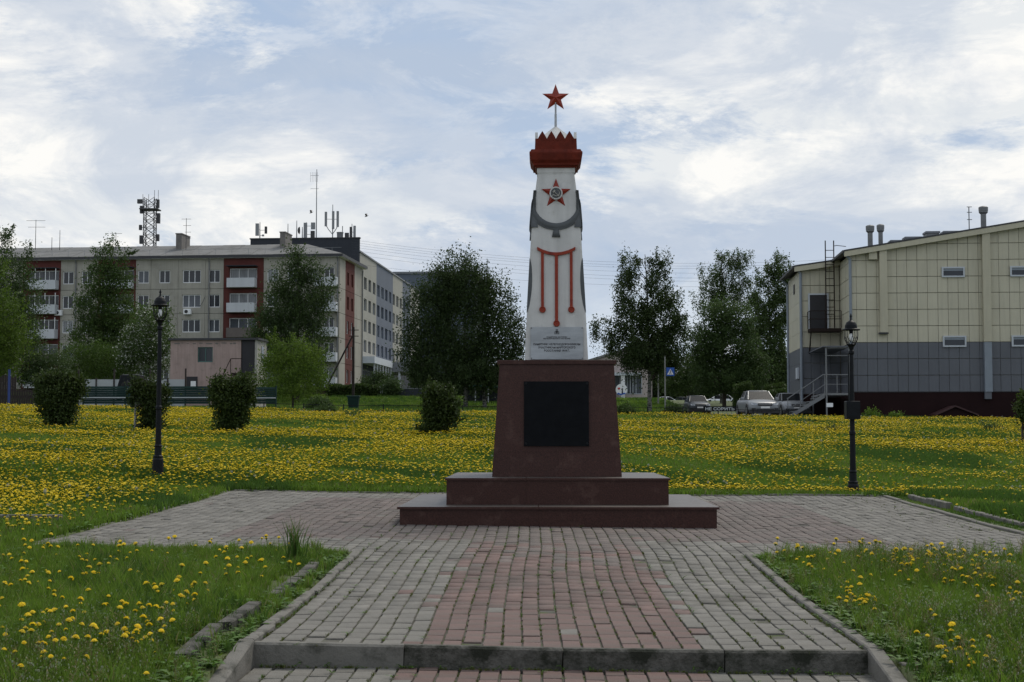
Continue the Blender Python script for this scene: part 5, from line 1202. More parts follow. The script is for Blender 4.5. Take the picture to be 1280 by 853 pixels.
for px in (776, 758, 741): 
    x = pb.front(px, 480)[0]; x1 = pb.front(px + 5, 480)[0]; MB().box(x, x1, -1.2, -.7, -3, pb.front(px, 470)[1]).build('column', M['sign_white'], PB)
for px in (768, 784, 795):
    x, z = pb.front(px, 480); window(PB, x, z, 1.5, 2.6, -.06, 2, fm='canopy_white', gm='glass_grey', sill=False, dep=.05)
MB().box(pb.front(738, 470)[0], pb.front(800, 470)[0], -1.4, -.02, pb.front(760, 470)[1], pb.front(760, 466.5)[1]).build('porch_roof', M['canopy_white'], PB)
x, z = pb.front(776.5, 488); o = thing('festive_board', 'round white board with a red heart and dark figure by the pale building', 'sign', pb.P + pb.u * x + pb.v * (-2.2) + Vector((0, 0, z)), -pb.a); r = 7.2 / S(190)
MB().lathe([(r, 0), (r, .12), (.001, .12)], 24, cap=False).build('board', M['sign_white'], o).matrix_local = Matrix.Rotation(R(90), 4, 'X')
MB().prism([(-r * .78, -r * .75), (-.1, -r * .95), (r * .75, -r * .7), (r * .55, -r * .5), (-.1, -r * .7), (-r * .6, -r * .5)], -.15, -.125).build('stripe', M['sign_blue'], o)
MB().prism([(-r * .45, -.05), (-r * .7, r * .25), (-r * .58, r * .4), (-r * .45, r * .3), (-r * .32, r * .4), (-r * .2, r * .25)], -.15, -.125).build('heart', M['sign_red'], o)
MB().prism([(.0, -r * .7), (r * .28, -r * .7), (r * .24, r * .05), (r * .2, r * .3), (r * .08, r * .3), (.04, r * .05)], -.15, -.125).build('figure', M['sign_dark'], o)

# ------------------------------------------------------------------ beige hall on the right
AH = R(3.3)
ha = Frame('clad_hall', 'beige clad hall with a grey lower band and wine red plinth', 'building', 1066, 89.5, AH)
HO = ha.o; s9 = S(89.5)
zg = ha.front(1070, 428.3)[1]; zpt = ha.front(1100, 490)[1]; RH = (zg - zpt) / 3
XR = 24.0; eL = ha.front(1063, 312)[1]; sl = ha.front(1278, 276.5); slope = (sl[1] - eL) / (sl[0] - 0)
xpk = ha.front(1292, 275)[0]
def roofz(x): return eL + slope * (x if x < xpk else 2 * xpk - x)
yrec = ha.side(1050, 400)[0]; CW_ = (ha.front(1224, 400)[0] - ha.front(1109, 400)[0]) / 9
xs_ = ha.front(1001, 400, yrec)[0]; 
MB().add([(.06, .08, -1), (XR, .08, -1), (XR, 30, -1), (.06, 30, -1)] + [(.06, .08, eL - .25), (xpk, .08, roofz(xpk) - .25), (XR, .08, roofz(XR) - .25), (.06, 30, eL - .25), (xpk, 30, roofz(xpk) - .25), (XR, 30, roofz(XR) - .25)],
         [(0, 1, 6, 5, 4), (1, 2, 9, 6), (2, 3, 7, 8, 9), (3, 0, 4, 7)]).build('core_wall', M['seam'], HO)
def clad_panel(P4, m, n_in, gap=.013):
    """cassette from 4 corners, standing off by its folded edge; n_in is the outward normal"""
    c = sum((Vector(p) for p in P4), Vector()) / 4; nv = Vector(n_in); fr = [Vector(p) + (c - Vector(p)).normalized() * gap for p in P4]
    t = [f + nv * .05 + (c - f).normalized() * .008 for f in fr]; back = [f + nv * .0 for f in fr]
    MB().add([tuple(v) for v in back + t], [(4, 5, 6, 7)] + [(i, (i + 1) % 4, 4 + (i + 1) % 4, 4 + i) for i in range(4)]).build('cladding_panel', M[m], HO)
c0 = ha.front(1109, 400)[0] - 3 * CW_; cols = []; x = c0 - 3 * CW_
edges = [0.0]; x = c0
while x < .25: x += CW_
while x < XR: edges.append(x); x += CW_
wins = []
for (a_, b_, c_, d_) in ((1177, 1205.5, 333.8, 347), (1262.5, 1291, 332.8, 346), (1178.5, 1207.5, 420, 434), (1264.5, 1293, 419.5, 433.5)):
    xa, zb8 = ha.front(a_, d_); xb, za8 = ha.front(b_, c_); wins.append((xa, xb, zb8, za8))
for i in range(len(edges) - 1):
    xa, xb = edges[i], edges[i + 1]; z = zpt; r = 0
    while z < max(roofz(xa), roofz(xb)) - .25:
        zt8 = z + RH
        za8, zb8 = min(zt8, roofz(xa) - .22), min(zt8, roofz(xb) - .22)
        if za8 > z + .06 and zb8 > z + .06:
            clad_panel([(xa, .06, z), (xb, .06, z), (xb, .06, zb8), (xa, .06, za8)], 'grey_clad' if r < 3 else 'beige_clad', (0, -1, 0))
        z = zt8; r += 1
for (xa, xb, zb8, za8) in wins:
    w = MB(); t = .09
    w.box(xa, xb, -.10, .0, za8 - t, za8); w.box(xa, xb, -.10, .0, zb8, zb8 + t); w.box(xa, xa + t, -.10, .0, zb8 + t, za8 - t); w.box(xb - t, xb, -.10, .0, zb8 + t, za8 - t)
    w = w.build('window', M['canopy_white'], HO); MB().box(xa + t, xb - t, -.035, -.004, zb8 + t, za8 - t).build('pane', M['glass'], w)
    MB().box(xa + t, xb - t, -.05, -.036, za8 - t - .14, za8 - t).build('blind', M['grey_blue_metal'], w)
# side face between the main block and the recess
def side_panels(x, ya, yb, ztop_f, n, below=3, m1='beige_clad'):
    for i in range(n):
        y0, y1 = ya + (yb - ya) * i / n, ya + (yb - ya) * (i + 1) / n; z = zpt; r = 0
        while z < ztop_f - .1:
            z2 = min(z + RH, ztop_f); 
            if z2 - z > .08: clad_panel([(x, y1, z), (x, y0, z), (x, y0, z2), (x, y1, z2)], 'grey_clad' if r < below else m1, (-1, 0, 0), .04)
            z += RH; r += 1
side_panels(.06, .06, yrec, eL - .25, 2)
MB().box(-.0, XR, -.03, .08, -1, zpt - .01).build('plinth', M['wine_plinth'], HO); MB().box(-.04, .05, .09, yrec, -1, zpt - .01).build('plinth', M['wine_plinth'], HO)
MB().box(-.01, XR, -.06, .0, zpt - .03, zpt).build('drip_edge', M['roof_edge'], HO)
# lower wing
zl1 = ha.front(1043, 324, yrec)[1]; zl0 = ha.front(998, 331.5, yrec)[1]; ys2 = yrec + ha.side(985.5, 400, xs_)[0] - ha.side(1001, 400, xs_)[0]
ydeep = ha.side(985.5, 400, xs_)[0]
MB().add([(xs_ + .06, yrec + .08, -1), (.05, yrec + .08, -1), (.05, ydeep, -1), (xs_ + .06, ydeep, -1), (xs_ + .06, yrec + .08, zl0 - .2), (.05, yrec + .08, zl1), (.05, ydeep, zl1), (xs_ + .06, ydeep, zl0 - .2)], [(0, 1, 5, 4), (1, 2, 6, 5), (2, 3, 7, 6), (3, 0, 4, 7), (4, 5, 6, 7)]).build('core_wall', M['seam'], HO)
nw = 4; wsl = (zl1 - zl0) / (0 - xs_)
dx0, dz0 = ha.front(1012.5, 412, yrec); dx1, dz1 = ha.front(1033.5, 369, yrec)
for i in range(nw):
    xa, xb = xs_ + (0 - xs_) * i / nw, xs_ + (0 - xs_) * (i + 1) / nw - (.02 if i == nw - 1 else 0); z = zpt; r = 0
    while z < zl1:
        za8, zb8 = min(z + RH, zl0 + wsl * (xa - xs_) - .22), min(z + RH, zl0 + wsl * (xb - xs_) - .22)
        if za8 > z + .05 and zb8 > z + .05: clad_panel([(xa, yrec + .06, z), (xb, yrec + .06, z), (xb, yrec + .06, zb8), (xa, yrec + .06, za8)], 'grey_clad' if r < 3 else 'beige_clad', (0, -1, 0))
        z += RH; r += 1
side_panels(xs_ + .06, yrec + .06, ydeep, zl0 - .25, 1)
MB().box(xs_, -.05, yrec - .03, yrec + .08, -1, zpt - .01).build('plinth', M['wine_plinth'], HO); MB().box(xs_ - .04, xs_ + .05, yrec + .09, ydeep, -1, zpt - .01).build('plinth', M['wine_plinth'], HO)
# corner pipes
for (x, y, zt9) in ((-.08, -.1, eL - .6), (xs_ - .0, yrec - .1, zl0 - .5), (xs_ - .05, ydeep - .1, zl0 - .6)):
    MB().path([(x, y, -.2), (x, y, zt9), (x - .35, y, zt9 + .4)], .085, 8).build('drainpipe', M['grey_blue_metal'], HO)
# roof slabs with beige fascia
def roof_slab(x0, x1, z0, z1, ya, yb, oh=.45, name='roof'):
    dz = (z1 - z0) / (x1 - x0); P = lambda y, t: [(x0 - oh, y, z0 - dz * oh + t), (x1, y, z1 + t)]
    MB().add(P(ya - oh, 0) + P(yb, 0)[::-1] + P(ya - oh, -.09) + P(yb, -.09)[::-1], [(0, 1, 2, 3), (7, 6, 5, 4), (0, 4, 5, 1), (1, 5, 6, 2), (2, 6, 7, 3), (3, 7, 4, 0)]).build(name, M['roof_edge'], HO)
    MB().add([(x0 - oh, ya - oh + .02, z0 - dz * oh - .091), (x1, ya - oh + .02, z1 - .091), (x1, ya - oh + .02, z1 - .40), (x0 - oh, ya - oh + .02, z0 - dz * oh - .40)] + [(x0 - oh, ya - oh + .07, z0 - dz * oh - .091), (x1, ya - oh + .07, z1 - .091), (x1, ya - oh + .07, z1 - .40), (x0 - oh, ya - oh + .07, z0 - dz * oh - .40)],
             [(3, 2, 1, 0), (4, 5, 6, 7), (0, 1, 5, 4), (2, 3, 7, 6), (1, 2, 6, 5), (3, 0, 4, 7)]).build('fascia', M['beige_metal'], HO)
    MB().add([(x0 - oh + .07, ya - oh + .08, z0 - .38), (x1, ya - oh + .08, z1 - .36), (x1, ya, z1 - .36), (x0 - oh + .07, ya, z0 - .38)], [(0, 1, 2, 3)]).build('soffit', M['roof_edge'], HO)
    MB().box(x0 - oh - .1, x0 - oh, ya - oh, yb, z0 - dz * oh - .16, z0 - dz * oh - .02).build('gutter', M['roof_edge'], HO)
roof_slab(0, xpk, eL, roofz(xpk), 0, 30); roof_slab(xs_, -.0, zl0, zl1 - .02, yrec, ydeep + .4, .4)
MB().add([(xpk, -.45, roofz(xpk)), (XR, -.45, roofz(XR)), (XR, 30, roofz(XR)), (xpk, 30, roofz(xpk)), (xpk, -.45, roofz(xpk) - .4), (XR, -.45, roofz(XR) - .4), (XR, 30, roofz(XR) - .4), (xpk, 30, roofz(xpk) - .4)], [(0, 1, 2, 3), (7, 6, 5, 4), (0, 4, 5, 1), (1, 5, 6, 2), (2, 6, 7, 3)]).build('roof', M['roof_edge'], HO)
# ducts on the facade
def duct(pa, pb_, ptop, pbot, m, yy=-.32, name='air_duct'):
    x0, z1 = ha.front(pa, ptop); x1, z0 = ha.front(pb_, pbot); return MB().box(x0, x1, yy, -.001, z0, z1).build(name, M[m], HO)
duct(1098, 1109, 309, 416, 'beige_metal'); duct(1226, 1238.5, 288, 427.5, 'beige_metal'); duct(1229, 1239.5, 428, 490, 'grey_blue_metal', -.30); duct(1230, 1238.5, 490.3, 499, 'grey_clad', -.25); duct(1085, 1095.5, 311, 325, 'beige_metal', -.28, 'vent_box')
duct(1098, 1109.5, 416.2, 418, 'roof_edge', -.34, 'duct_end')
# things standing on the hall roof
def on_roof(px, off): return ha.front(px, 300, off)[0]
def roofvent(label, px, top, w, off):
    x, z = ha.front(px, top, off); zr_ = roofz(x) - .1; w2 = w / s9 / 2; P = ha.P + ha.u * x + ha.v * off + Vector((0, 0, zr_))
    o = thing('roof_vent', label, 'vent', P, -AH, 'vents on the hall roof'); H = z - zr_
    MB().lathe([(w2 * .62, 0), (w2 * .62, H * .72), (w2, H * .78), (w2, H * .97), (w2 * .8, H)], 14).build('pipe', M['zinc'], o); MB().lathe([(w2 * 1.05, H * .84), (w2 * 1.07, H * .97), (w2 * .3, H * 1.02)], 14).build('cowl', M['zinc'], o)
roofvent('capped vent pipe, leftmost on the beige hall roof', 1087.5, 282, 10.5, 3); roofvent('capped vent pipe right beside the leftmost one on the hall roof', 1100.5, 281, 9.5, 4.5); roofvent('tall capped vent pipe near the right of the hall roof', 1229, 258.5, 11.5, 3)
for lb, pa, pb_, top, off in (('long low box on the hall roof right of the paired vents', 1114, 1140, 297, 4), ('sloping low box on the middle of the hall roof', 1132, 1158, 292, 5), ('small square box mid roof of the hall', 1158, 1174, 285, 4), ('wide box just right of the square box on the hall roof', 1180, 1198, 285, 5)):
    x0, z1 = ha.front(pa, top, off); x1 = ha.front(pb_, top, off)[0]; zr_ = roofz(x0) - .1; P = ha.P + ha.u * x0 + ha.v * off + Vector((0, 0, zr_)); o = thing('roof_box', lb, 'roof box', P, -AH)
    H = max(.3, (z1 - zr_) * .8); MB().box(0, x1 - x0, 0, 1, 0, H * .86).build('casing', M['zinc'], o); MB().box(-.05, x1 - x0 + .05, -.05, 1.05, H * .86, H).build('lid', M['canopy'], o)
x, z = ha.front(1211, 258.5, 4); zr_ = roofz(x) - .1; o = thing('aerial', 'thin aerial left of the tall vent on the hall roof', 'aerial', ha.P + ha.u * x + ha.v * 4 + Vector((0, 0, zr_)), -AH)
MB().tube((0, 0, 0), (0, 0, z - zr_), .03, n=5).build('mast', M['antenna_dark'], o)
for dz in (.02, .35, .8): MB().tube((-.12, 0, z - zr_ - dz), (.18, 0, z - zr_ - dz), .025, n=4).build('crossbar', M['antenna_dark'], o)
# door with balcony and ladder
dr = MB().box(dx0, dx1, yrec - .06, yrec - .001, dz0, dz1).build('upper_door', M['dark_door'], HO)
b = MB(); b.box(dx0 - .1, dx0 - .001, yrec - .09, yrec - .001, dz0, dz1 + .1); b.box(dx1 + .001, dx1 + .1, yrec - .09, yrec - .001, dz0, dz1 + .1); b.box(dx0, dx1, yrec - .09, yrec - .001, dz1 + .001, dz1 + .1); b.build('door_frame', M['canopy_white'], HO)
bx0 = ha.front(1009.5, 412, yrec)[0]; bx1 = -.1; bz = dz0
bl = MB().box(bx0, bx1, yrec - 1.3, yrec - .1, bz - .22, bz - .02).build('steel_balcony', M['rust'], HO)
r1 = MB()
for z in (.55, 1.05): r1.path([(bx0, yrec - .1, bz + z), (bx0, yrec - 1.28, bz + z), (bx1, yrec - 1.28, bz + z)], .022, 5)
for t in (0, .5, 1): r1.tube((bx0 + (bx1 - bx0) * t, yrec - 1.28, bz), (bx0 + (bx1 - bx0) * t, yrec - 1.28, bz + 1.05), .025, n=5)
r1.tube((bx0, yrec - .15, bz), (bx0, yrec - .15, bz + 1.05), .025, n=5); r1.build('railing', M['rust'], bl)
MB().path([(bx0 + .08, yrec - .1, bz - 1.5), (bx0 + .08, yrec - 1.1, bz - .2)], .04, 5).build('brace', M['rust'], bl)
lx0 = ha.front(1032.5, 380, yrec - .5)[0]; lx1 = ha.front(1043, 380, yrec - .5)[0]; lt = ha.front(1033, 301, yrec - .5)[1]
ld = MB()
for x in (lx0, lx1): ld.tube((x, yrec - .5, bz - .02), (x, yrec - .5, lt), .035, n=6)
ld = ld.build('ladder', M['rust'], HO); zz = bz + .9; 
while zz < lt - .3: MB().tube((lx0, yrec - .5, zz), (lx1, yrec - .5, zz), .022, n=5).build('rung', M['rust'], ld); zz += .44
MB().path([(lx1, yrec - .5, zl1 + .75), (-.2, yrec - .4, zl1 + .8), (.5, yrec + .6, zl1 + .85)], .022, 5).build('hand_bar', M['rust'], HO)
swx = ha.side(992.5, 345, xs_); MB().box(xs_ - .03, xs_ - .002, swx[0] - .3, swx[0] + .3, ha.side(993, 368, xs_)[1], ha.side(993, 356, xs_)[1]).build('side_window', M['dark_door'], HO)
s2 = ha.side(998, 467, xs_); wb = MB().box(xs_ - .12, xs_ - .002, s2[0] - .5, s2[0] + .5, s2[1] - .35, s2[1] + .35).build('wall_box', M['canopy_white'], HO)
# lower steel stair with landing
yst = -1.6
sx1, szl = ha.front(1062, 491.5, yst); sx0 = ha.front(1031, 492, yst)[0]; xb0, zb0 = ha.front(984, 516, yst)
zst0 = gz(ha.P.x - 4, 89) - ha.P.z + .05
sto = HO
ldg = MB().box(sx0, sx1, yst, yrec - .1, szl - .12, szl).build('stair_landing', M['stair_steel'], HO)
nst = 7
for i in range(nst):
    t = (i + .5) / nst; xx = sx0 + (xb0 - sx0) * t; zz = szl + (zst0 - szl) * t; MB().box(xx - .22, xx + .22, yst + .05, yst + 1.2, zz - .05, zz).build('stair_tread', M['stair_steel'], HO)
for yy in (yst, yst + 1.2):
    MB().add([(sx0, yy, szl), (xb0, yy, zst0), (xb0, yy, zst0 - .22), (sx0, yy, szl - .26), (sx0, yy + .04, szl), (xb0, yy + .04, zst0), (xb0, yy + .04, zst0 - .22), (sx0, yy + .04, szl - .26)], [(0, 1, 2, 3), (7, 6, 5, 4), (0, 4, 5, 1), (1, 5, 6, 2), (2, 6, 7, 3), (3, 7, 4, 0)]).build('stringer', M['stair_steel'], HO)
r1 = MB()
r1.path([(xb0, yst, zst0 + 1.0), (sx0 - .1, yst, szl + 1.05), (sx1, yst, szl + 1.05)], .03, 5); r1.path([(xb0 + .3, yst, zst0 + .55), (sx0, yst, szl + .5), (sx1, yst, szl + .5)], .02, 5)
for t in (0.02, .35, .7): x = xb0 + (sx0 - xb0) * t; z = zst0 + (szl - zst0) * t; r1.tube((x, yst, z), (x, yst, z + 1.0), .025, n=5)
for x in (sx0, (sx0 + sx1) / 2, sx1): r1.tube((x, yst, szl), (x, yst, szl + 1.05), .025, n=5)
r1.build('handrail', M['stair_steel'], HO)
fr = MB(); ztf = ha.front(1040, 435, yst)[1]
for x in (sx0 + .1, sx1): fr.tube((x, yst, -.6), (x, yst, ztf), .05, n=6)
fr.tube((sx0 + .1, yst, ztf), (sx1, yst, ztf), .04, n=6); fr.tube((sx0 + .1, yst, ztf - .45), (sx1, yst, ztf - .45), .03, n=6); fr.tube((sx0 + .1, yrec - .2, -.6), (sx0 + .1, yrec - .2, szl), .05, n=6); fr.build('porch_frame', M['stair_steel'], HO)
MB().box(sx0 - .1, sx1 + .1, yst - .1, yrec - .1, ztf + .05, ztf + .11).build('porch_roof', M['grey_clad'], HO)
MB().box(sx0 + .08, sx0 + .45, yst - .06, yst - .03, ha.front(1031, 509, yst)[1], ha.front(1031, 504, yst)[1]).build('notice', M['sign_white'], HO)
# cellar entrance in front of the plinth
x0, z0 = ha.front(1169, 523, -2); x1 = ha.front(1223, 523, -2)[0]; xm = ha.front(1194, 507, -2)[0]; zt0 = ha.front(1194, 507, -2)[1]; ze = ha.front(1172, 515.5, -2)[1]
o = thing('cellar_entrance', 'small wine red gabled cellar roof against the hall plinth', 'cellar entrance', ha.P + ha.v * (-2), -AH); 
MB().prism([(x0 + .3, -.6), (x1 - .3, -.6), (x1 - .3, ze - .05), (xm, zt0 - .08), (x0 + .3, ze - .05)], 0, 1.9).build('wall', M['wine_plinth'], o)
b = MB(); b.add([(x0, -.15, ze - .12), (xm, -.15, zt0), (xm, 1.9, zt0), (x0, 1.9, ze - .12), (x0, -.15, ze - .2), (xm, -.15, zt0 - .08), (xm, 1.9, zt0 - .08), (x0, 1.9, ze - .2)], [(0, 1, 2, 3), (7, 6, 5, 4), (0, 4, 5, 1), (2, 6, 7, 3), (3, 7, 4, 0)])
b.add([(xm, -.15, zt0), (x1, -.15, ze - .12), (x1, 1.9, ze - .12), (xm, 1.9, zt0), (xm, -.15, zt0 - .08), (x1, -.15, ze - .2), (x1, 1.9, ze - .2), (xm, 1.9, zt0 - .08)], [(0, 1, 2, 3), (7, 6, 5, 4), (0, 4, 5, 1), (1, 5, 6, 2), (2, 6, 7, 3)]); b.build('roof', M['wine_roof'], o)

# ------------------------------------------------------------------ overhead wires and birds
for i, (pl_, ym, pr_) in enumerate(((300, 329, 312), (303, 332.5, 316), (306, 335.5, 320), (309, 341, 327), (313, 347, 334), (318, 351, 338), (330, 358, 346))):
    b = MB(); pts = []
    for k in range(25):
        t = k / 24; px = 440 + 760 * t; py = pl_ * (1 - t) + pr_ * t + (ym - (pl_ + pr_) / 2) * (1 - (2 * t - 1) ** 2) ** 1.0
        pts.append(at(px, py, 205))
    o = b.path(pts, .014, 4).build('overhead_wire', M['wire'])
    tag(o, ('topmost', 'second from the top', 'third from the top', 'middle', 'third from the bottom', 'second from the bottom', 'lowest')[i] + ' of the thin overhead wires crossing behind the obelisk', 'wire', 'overhead wires behind the obelisk')
for px, py, lb in ((458, 270.5, 'small dark bird gliding right of the roof antennas'), (389, 266, 'tiny pale bird beside the tall thin mast')):
    p = at(px, py, 120); o = thing('bird', lb, 'bird', p); c = .12
    b = MB(); b.lathe([(0.004, -.16), (.035, -.08), (.045, 0), (.03, .09), (.012, .14), (0.002, .19)], 8); bd = b.build('body', M['antenna_dark'], o); bd.rotation_euler = (0, R(70), 0)
    for s1 in (-1, 1): MB().add([(.06, 0, .02), (-.07, 0, .02), (-.12, s1 * .05, .0 + .16), (s1 * .02 + .02, s1 * .3, .26 * (1 if s1 > 0 else .7))], [(0, 1, 2, 3)]).build('wing', M['antenna_dark'], o)

# ------------------------------------------------------------------ grass and dandelions
def blade_tuft(n, h, spread, mats, wide=.004, bend=.35, seed=0, kinds=None):
    r = random.Random(seed); b = MB()
    for i in range(n):
        a = r.uniform(0, 6.283); d = r.uniform(0, spread); x, y = d * math.cos(a), d * math.sin(a); H = h * r.uniform(.55, 1.15); w = wide * r.uniform(.7, 1.3)
        da = r.uniform(0, 6.283); bx, by = math.cos(da) * bend * H * r.uniform(.2, 1), math.sin(da) * bend * H * r.uniform(.2, 1); px_, py_ = -math.sin(da + 1) * w, math.cos(da + 1) * w
        m = 0 if kinds is None else (1 if r.random() < kinds else 0)
        b.add([(x - px_, y - py_, 0), (x + px_, y + py_, 0), (x + bx * .35 + px_ * .9, y + by * .35 + py_ * .9, H * .6), (x + bx * .35 - px_ * .9, y + by * .35 - py_ * .9, H * .6), (x + bx, y + by, H)], [(0, 1, 2, 3), (3, 2, 4)], m)
    return b
def rosette(n, L_, seed):
    r = random.Random(seed); b = MB()
    for i in range(n):
        a = 6.283 * i / n + r.uniform(-.3, .3); l = L_ * r.uniform(.7, 1.2); w = l * .17; up = r.uniform(.5, 1.5); c, s = math.cos(a), math.sin(a)
        P = [(0, 0), (.25, .5), (.4, .35), (.55, 1), (.7, .7), (.85, .8), (1, 0)]; vs = []
        for t, ww in P:
            z = l * (up * t - up * .7 * t * t) + .005
            for sd in (-1, 1): vs.append((c * l * t - s * w * ww * sd, s * l * t + c * w * ww * sd, z + .006 * abs(sd)))
        b.add(vs, [(2 * k, 2 * k + 2, 2 * k + 3, 2 * k + 1) for k in range(len(P) - 1)])
    return b
def weed(seed, white=True):
    """shepherd's purse: thin branched stalk with pods and a tiny white head"""
    r = random.Random(seed); b = MB()
    for q in range(3):
        x, y = r.uniform(-.03, .03), r.uniform(-.03, .03); H = r.uniform(.12, .24); tx, ty = x + r.uniform(-.04, .04), y + r.uniform(-.04, .04)
        b.tube((x, y, 0), (tx, ty, H), .0016, .001, 3, 0, False)
        for k in range(9):
            t = .35 + .6 * k / 9; cx, cy, cz = x + (tx - x) * t, y + (ty - y) * t, H * t; a = k * 2.4; l = .02
            ex, ey = cx + math.cos(a) * l, cy + math.sin(a) * l; b.add([(cx, cy, cz), (ex, ey - .004, cz + .012), (ex + .003, ey + .004, cz + .016)], [(0, 1, 2)], 0)
        for k in range(4): a = r.uniform(0, 6); b.add([(tx + .0045 * math.cos(a + j * 1.57), ty + .0045 * math.sin(a + j * 1.57), H + .003 * k) for j in range(4)], [(0, 1, 2, 3)], 1)
        for k in range(3): a = r.uniform(0, 6.28); b.add([(x, y, 0), (x + .04 * math.cos(a), y + .04 * math.sin(a), .03), (x + .07 * math.cos(a + .2), y + .07 * math.sin(a + .2), .03), (x + .03 * math.cos(a + .5), y + .03 * math.sin(a + .5), .015)], [(0, 1, 2, 3)], 0)
    return b
def dandelion(seed, rings=((.0185, .004, 16), (.014, .010, 13), (.008, .013, 9)), H=.13, fluff=False):
    r = random.Random(seed); b = MB(); lx, ly = r.uniform(-.03, .03), r.uniform(-.03, .03)
    b.tube((0, 0, -.02), (lx, ly, H), .0022, .0018, 4, 0, False); tilt = Matrix.Translation((lx, ly, H)) @ Matrix.Rotation(r.uniform(-.35, .35), 4, 'X') @ Matrix.Rotation(r.uniform(-.35, .35), 4, 'Y')
    if fluff:
        for k in range(60):
            d = Vector((r.gauss(0, 1), r.gauss(0, 1), r.gauss(0, 1))).normalized() * .02; c = Vector((lx, ly, H)) + d; u = d.orthogonal().normalized() * .004; w = d.cross(u).normalized() * .004
            b.add([c + u, c + w, c - u, c - w], [(0, 1, 2, 3)], 1)
        return b
    b.add([tuple(tilt @ Vector((.007 * math.cos(t * 1.0472), .007 * math.sin(t * 1.0472), -.012))) for t in range(6)] + [tuple(tilt @ Vector((.011 * math.cos(t * 1.0472), .011 * math.sin(t * 1.0472), .003))) for t in range(6)], [(t, (t + 1) % 6, 6 + (t + 1) % 6, 6 + t) for t in range(6)], 0)
    for R0, z, n in rings:
        for k in range(n):
            a = 6.283 * k / n + r.uniform(-.1, .1); da = 3.14 / n * 1.1; rr = R0 * r.uniform(.85, 1.1)
            v = [(.003 * math.cos(a), .003 * math.sin(a), z), (rr * .8 * math.cos(a - da), rr * .8 * math.sin(a - da), z + .002), (rr * math.cos(a), rr * math.sin(a), z - .001 + r.uniform(-.002, .002)), (rr * .8 * math.cos(a + da), rr * .8 * math.sin(a + da), z + .002)]
            b.add([tuple(tilt @ Vector(p)) for p in v], [(0, 1, 2, 3)], 1)
    return b
def src_obj(name, b, mats):
    me = b.mesh(name); [me.materials.append(m) for m in mats]
    if any(b.m): me.polygons.foreach_set('material_index', b.m)
    return me
def scatter(name, pts, rotz, scale, sources, pick, **tg):
    """one object: geometry nodes place the small source meshes on given points"""
    me = bpy.data.meshes.new(name); me.vertices.add(len(pts)); me.vertices.foreach_set('co', np.asarray(pts, np.float32).ravel())
    a = me.attributes.new('yaw', 'FLOAT', 'POINT'); a.data.foreach_set('value', np.asarray(rotz, np.float32))
    a = me.attributes.new('size', 'FLOAT', 'POINT'); a.data.foreach_set('value', np.asarray(scale, np.float32))
    a = me.attributes.new('pick', 'INT', 'POINT'); a.data.foreach_set('value', np.asarray(pick, np.int32))
    o = obj(name, me, **tg)
    col = bpy.data.collections.new(name + ' kinds')            # not linked to the scene: only the source of the plants
    for i, s in enumerate(sources): col.objects.link(bpy.data.objects.new('%s_%02d' % (name, i), s))
    g = bpy.data.node_groups.new(name, 'GeometryNodeTree'); g.interface.new_socket('Geometry', in_out='INPUT', socket_type='NodeSocketGeometry'); g.interface.new_socket('Geometry', in_out='OUTPUT', socket_type='NodeSocketGeometry')
    n = g.nodes; gi, go = n.new('NodeGroupInput'), n.new('NodeGroupOutput'); ip = n.new('GeometryNodeInstanceOnPoints'); ci = n.new('GeometryNodeCollectionInfo')
    ci.inputs[0].default_value = col; ci.inputs[1].default_value = True; ci.inputs[2].default_value = True; m2p = n.new('GeometryNodeMeshToPoints')
    def attr(nm, t): x = n.new('GeometryNodeInputNamedAttribute'); x.data_type = t; x.inputs[0].default_value = nm; return x.outputs[0]
    cx = n.new('ShaderNodeCombineXYZ'); g.links.new(attr('yaw', 'FLOAT'), cx.inputs[2]); e2r = n.new('FunctionNodeEulerToRotation'); g.links.new(cx.outputs[0], e2r.inputs[0])
    g.links.new(gi.outputs[0], m2p.inputs[0]); g.links.new(m2p.outputs[0], ip.inputs['Points']); g.links.new(ci.outputs[0], ip.inputs['Instance']); ip.inputs['Pick Instance'].default_value = True
    g.links.new(attr('pick', 'INT'), ip.inputs['Instance Index']); g.links.new(e2r.outputs[0], ip.inputs['Rotation']); g.links.new(attr('size', 'FLOAT'), ip.inputs['Scale']); g.links.new(ip.outputs[0], go.inputs[0])
    md_ = o.modifiers.new(name, 'NODES'); md_.node_group = g; return o
def patch(x, y, f=1.0, ph=0):
    """smooth patchiness 0..1"""
    return .5 + .5 * (np.sin(x * .55 * f + 1.1 * np.sin(y * .33 * f + ph) + ph) * np.sin(y * .47 * f + .9 * np.sin(x * .4 * f) + 2 * ph) * .55 + .45 * np.sin(x * 1.5 * f + y * .9 * f + 3 * np.sin(y * .21 + ph)))
def wedge(n, d0, d1, pw=1.0, half=.40):
    u = rng.uniform(size=n); D = (d0 ** (pw + 1) + u * (d1 ** (pw + 1) - d0 ** (pw + 1))) ** (1 / (pw + 1)) if pw != -1 else d0 * (d1 / d0) ** u
    x = rng.uniform(-half, half, n) * D - .0 * D; return x, D
def clear(x, y, m=.02):
    k = ~on_paving(x, y, m)
    k &= ~((x > PATH[0] - .10) & (x < PATH[1] + .10) & (y < 15.45))
    return k
hall_f = lambda x, y: (y > 87.5) & (x > ha.P.x - .3 - 5)
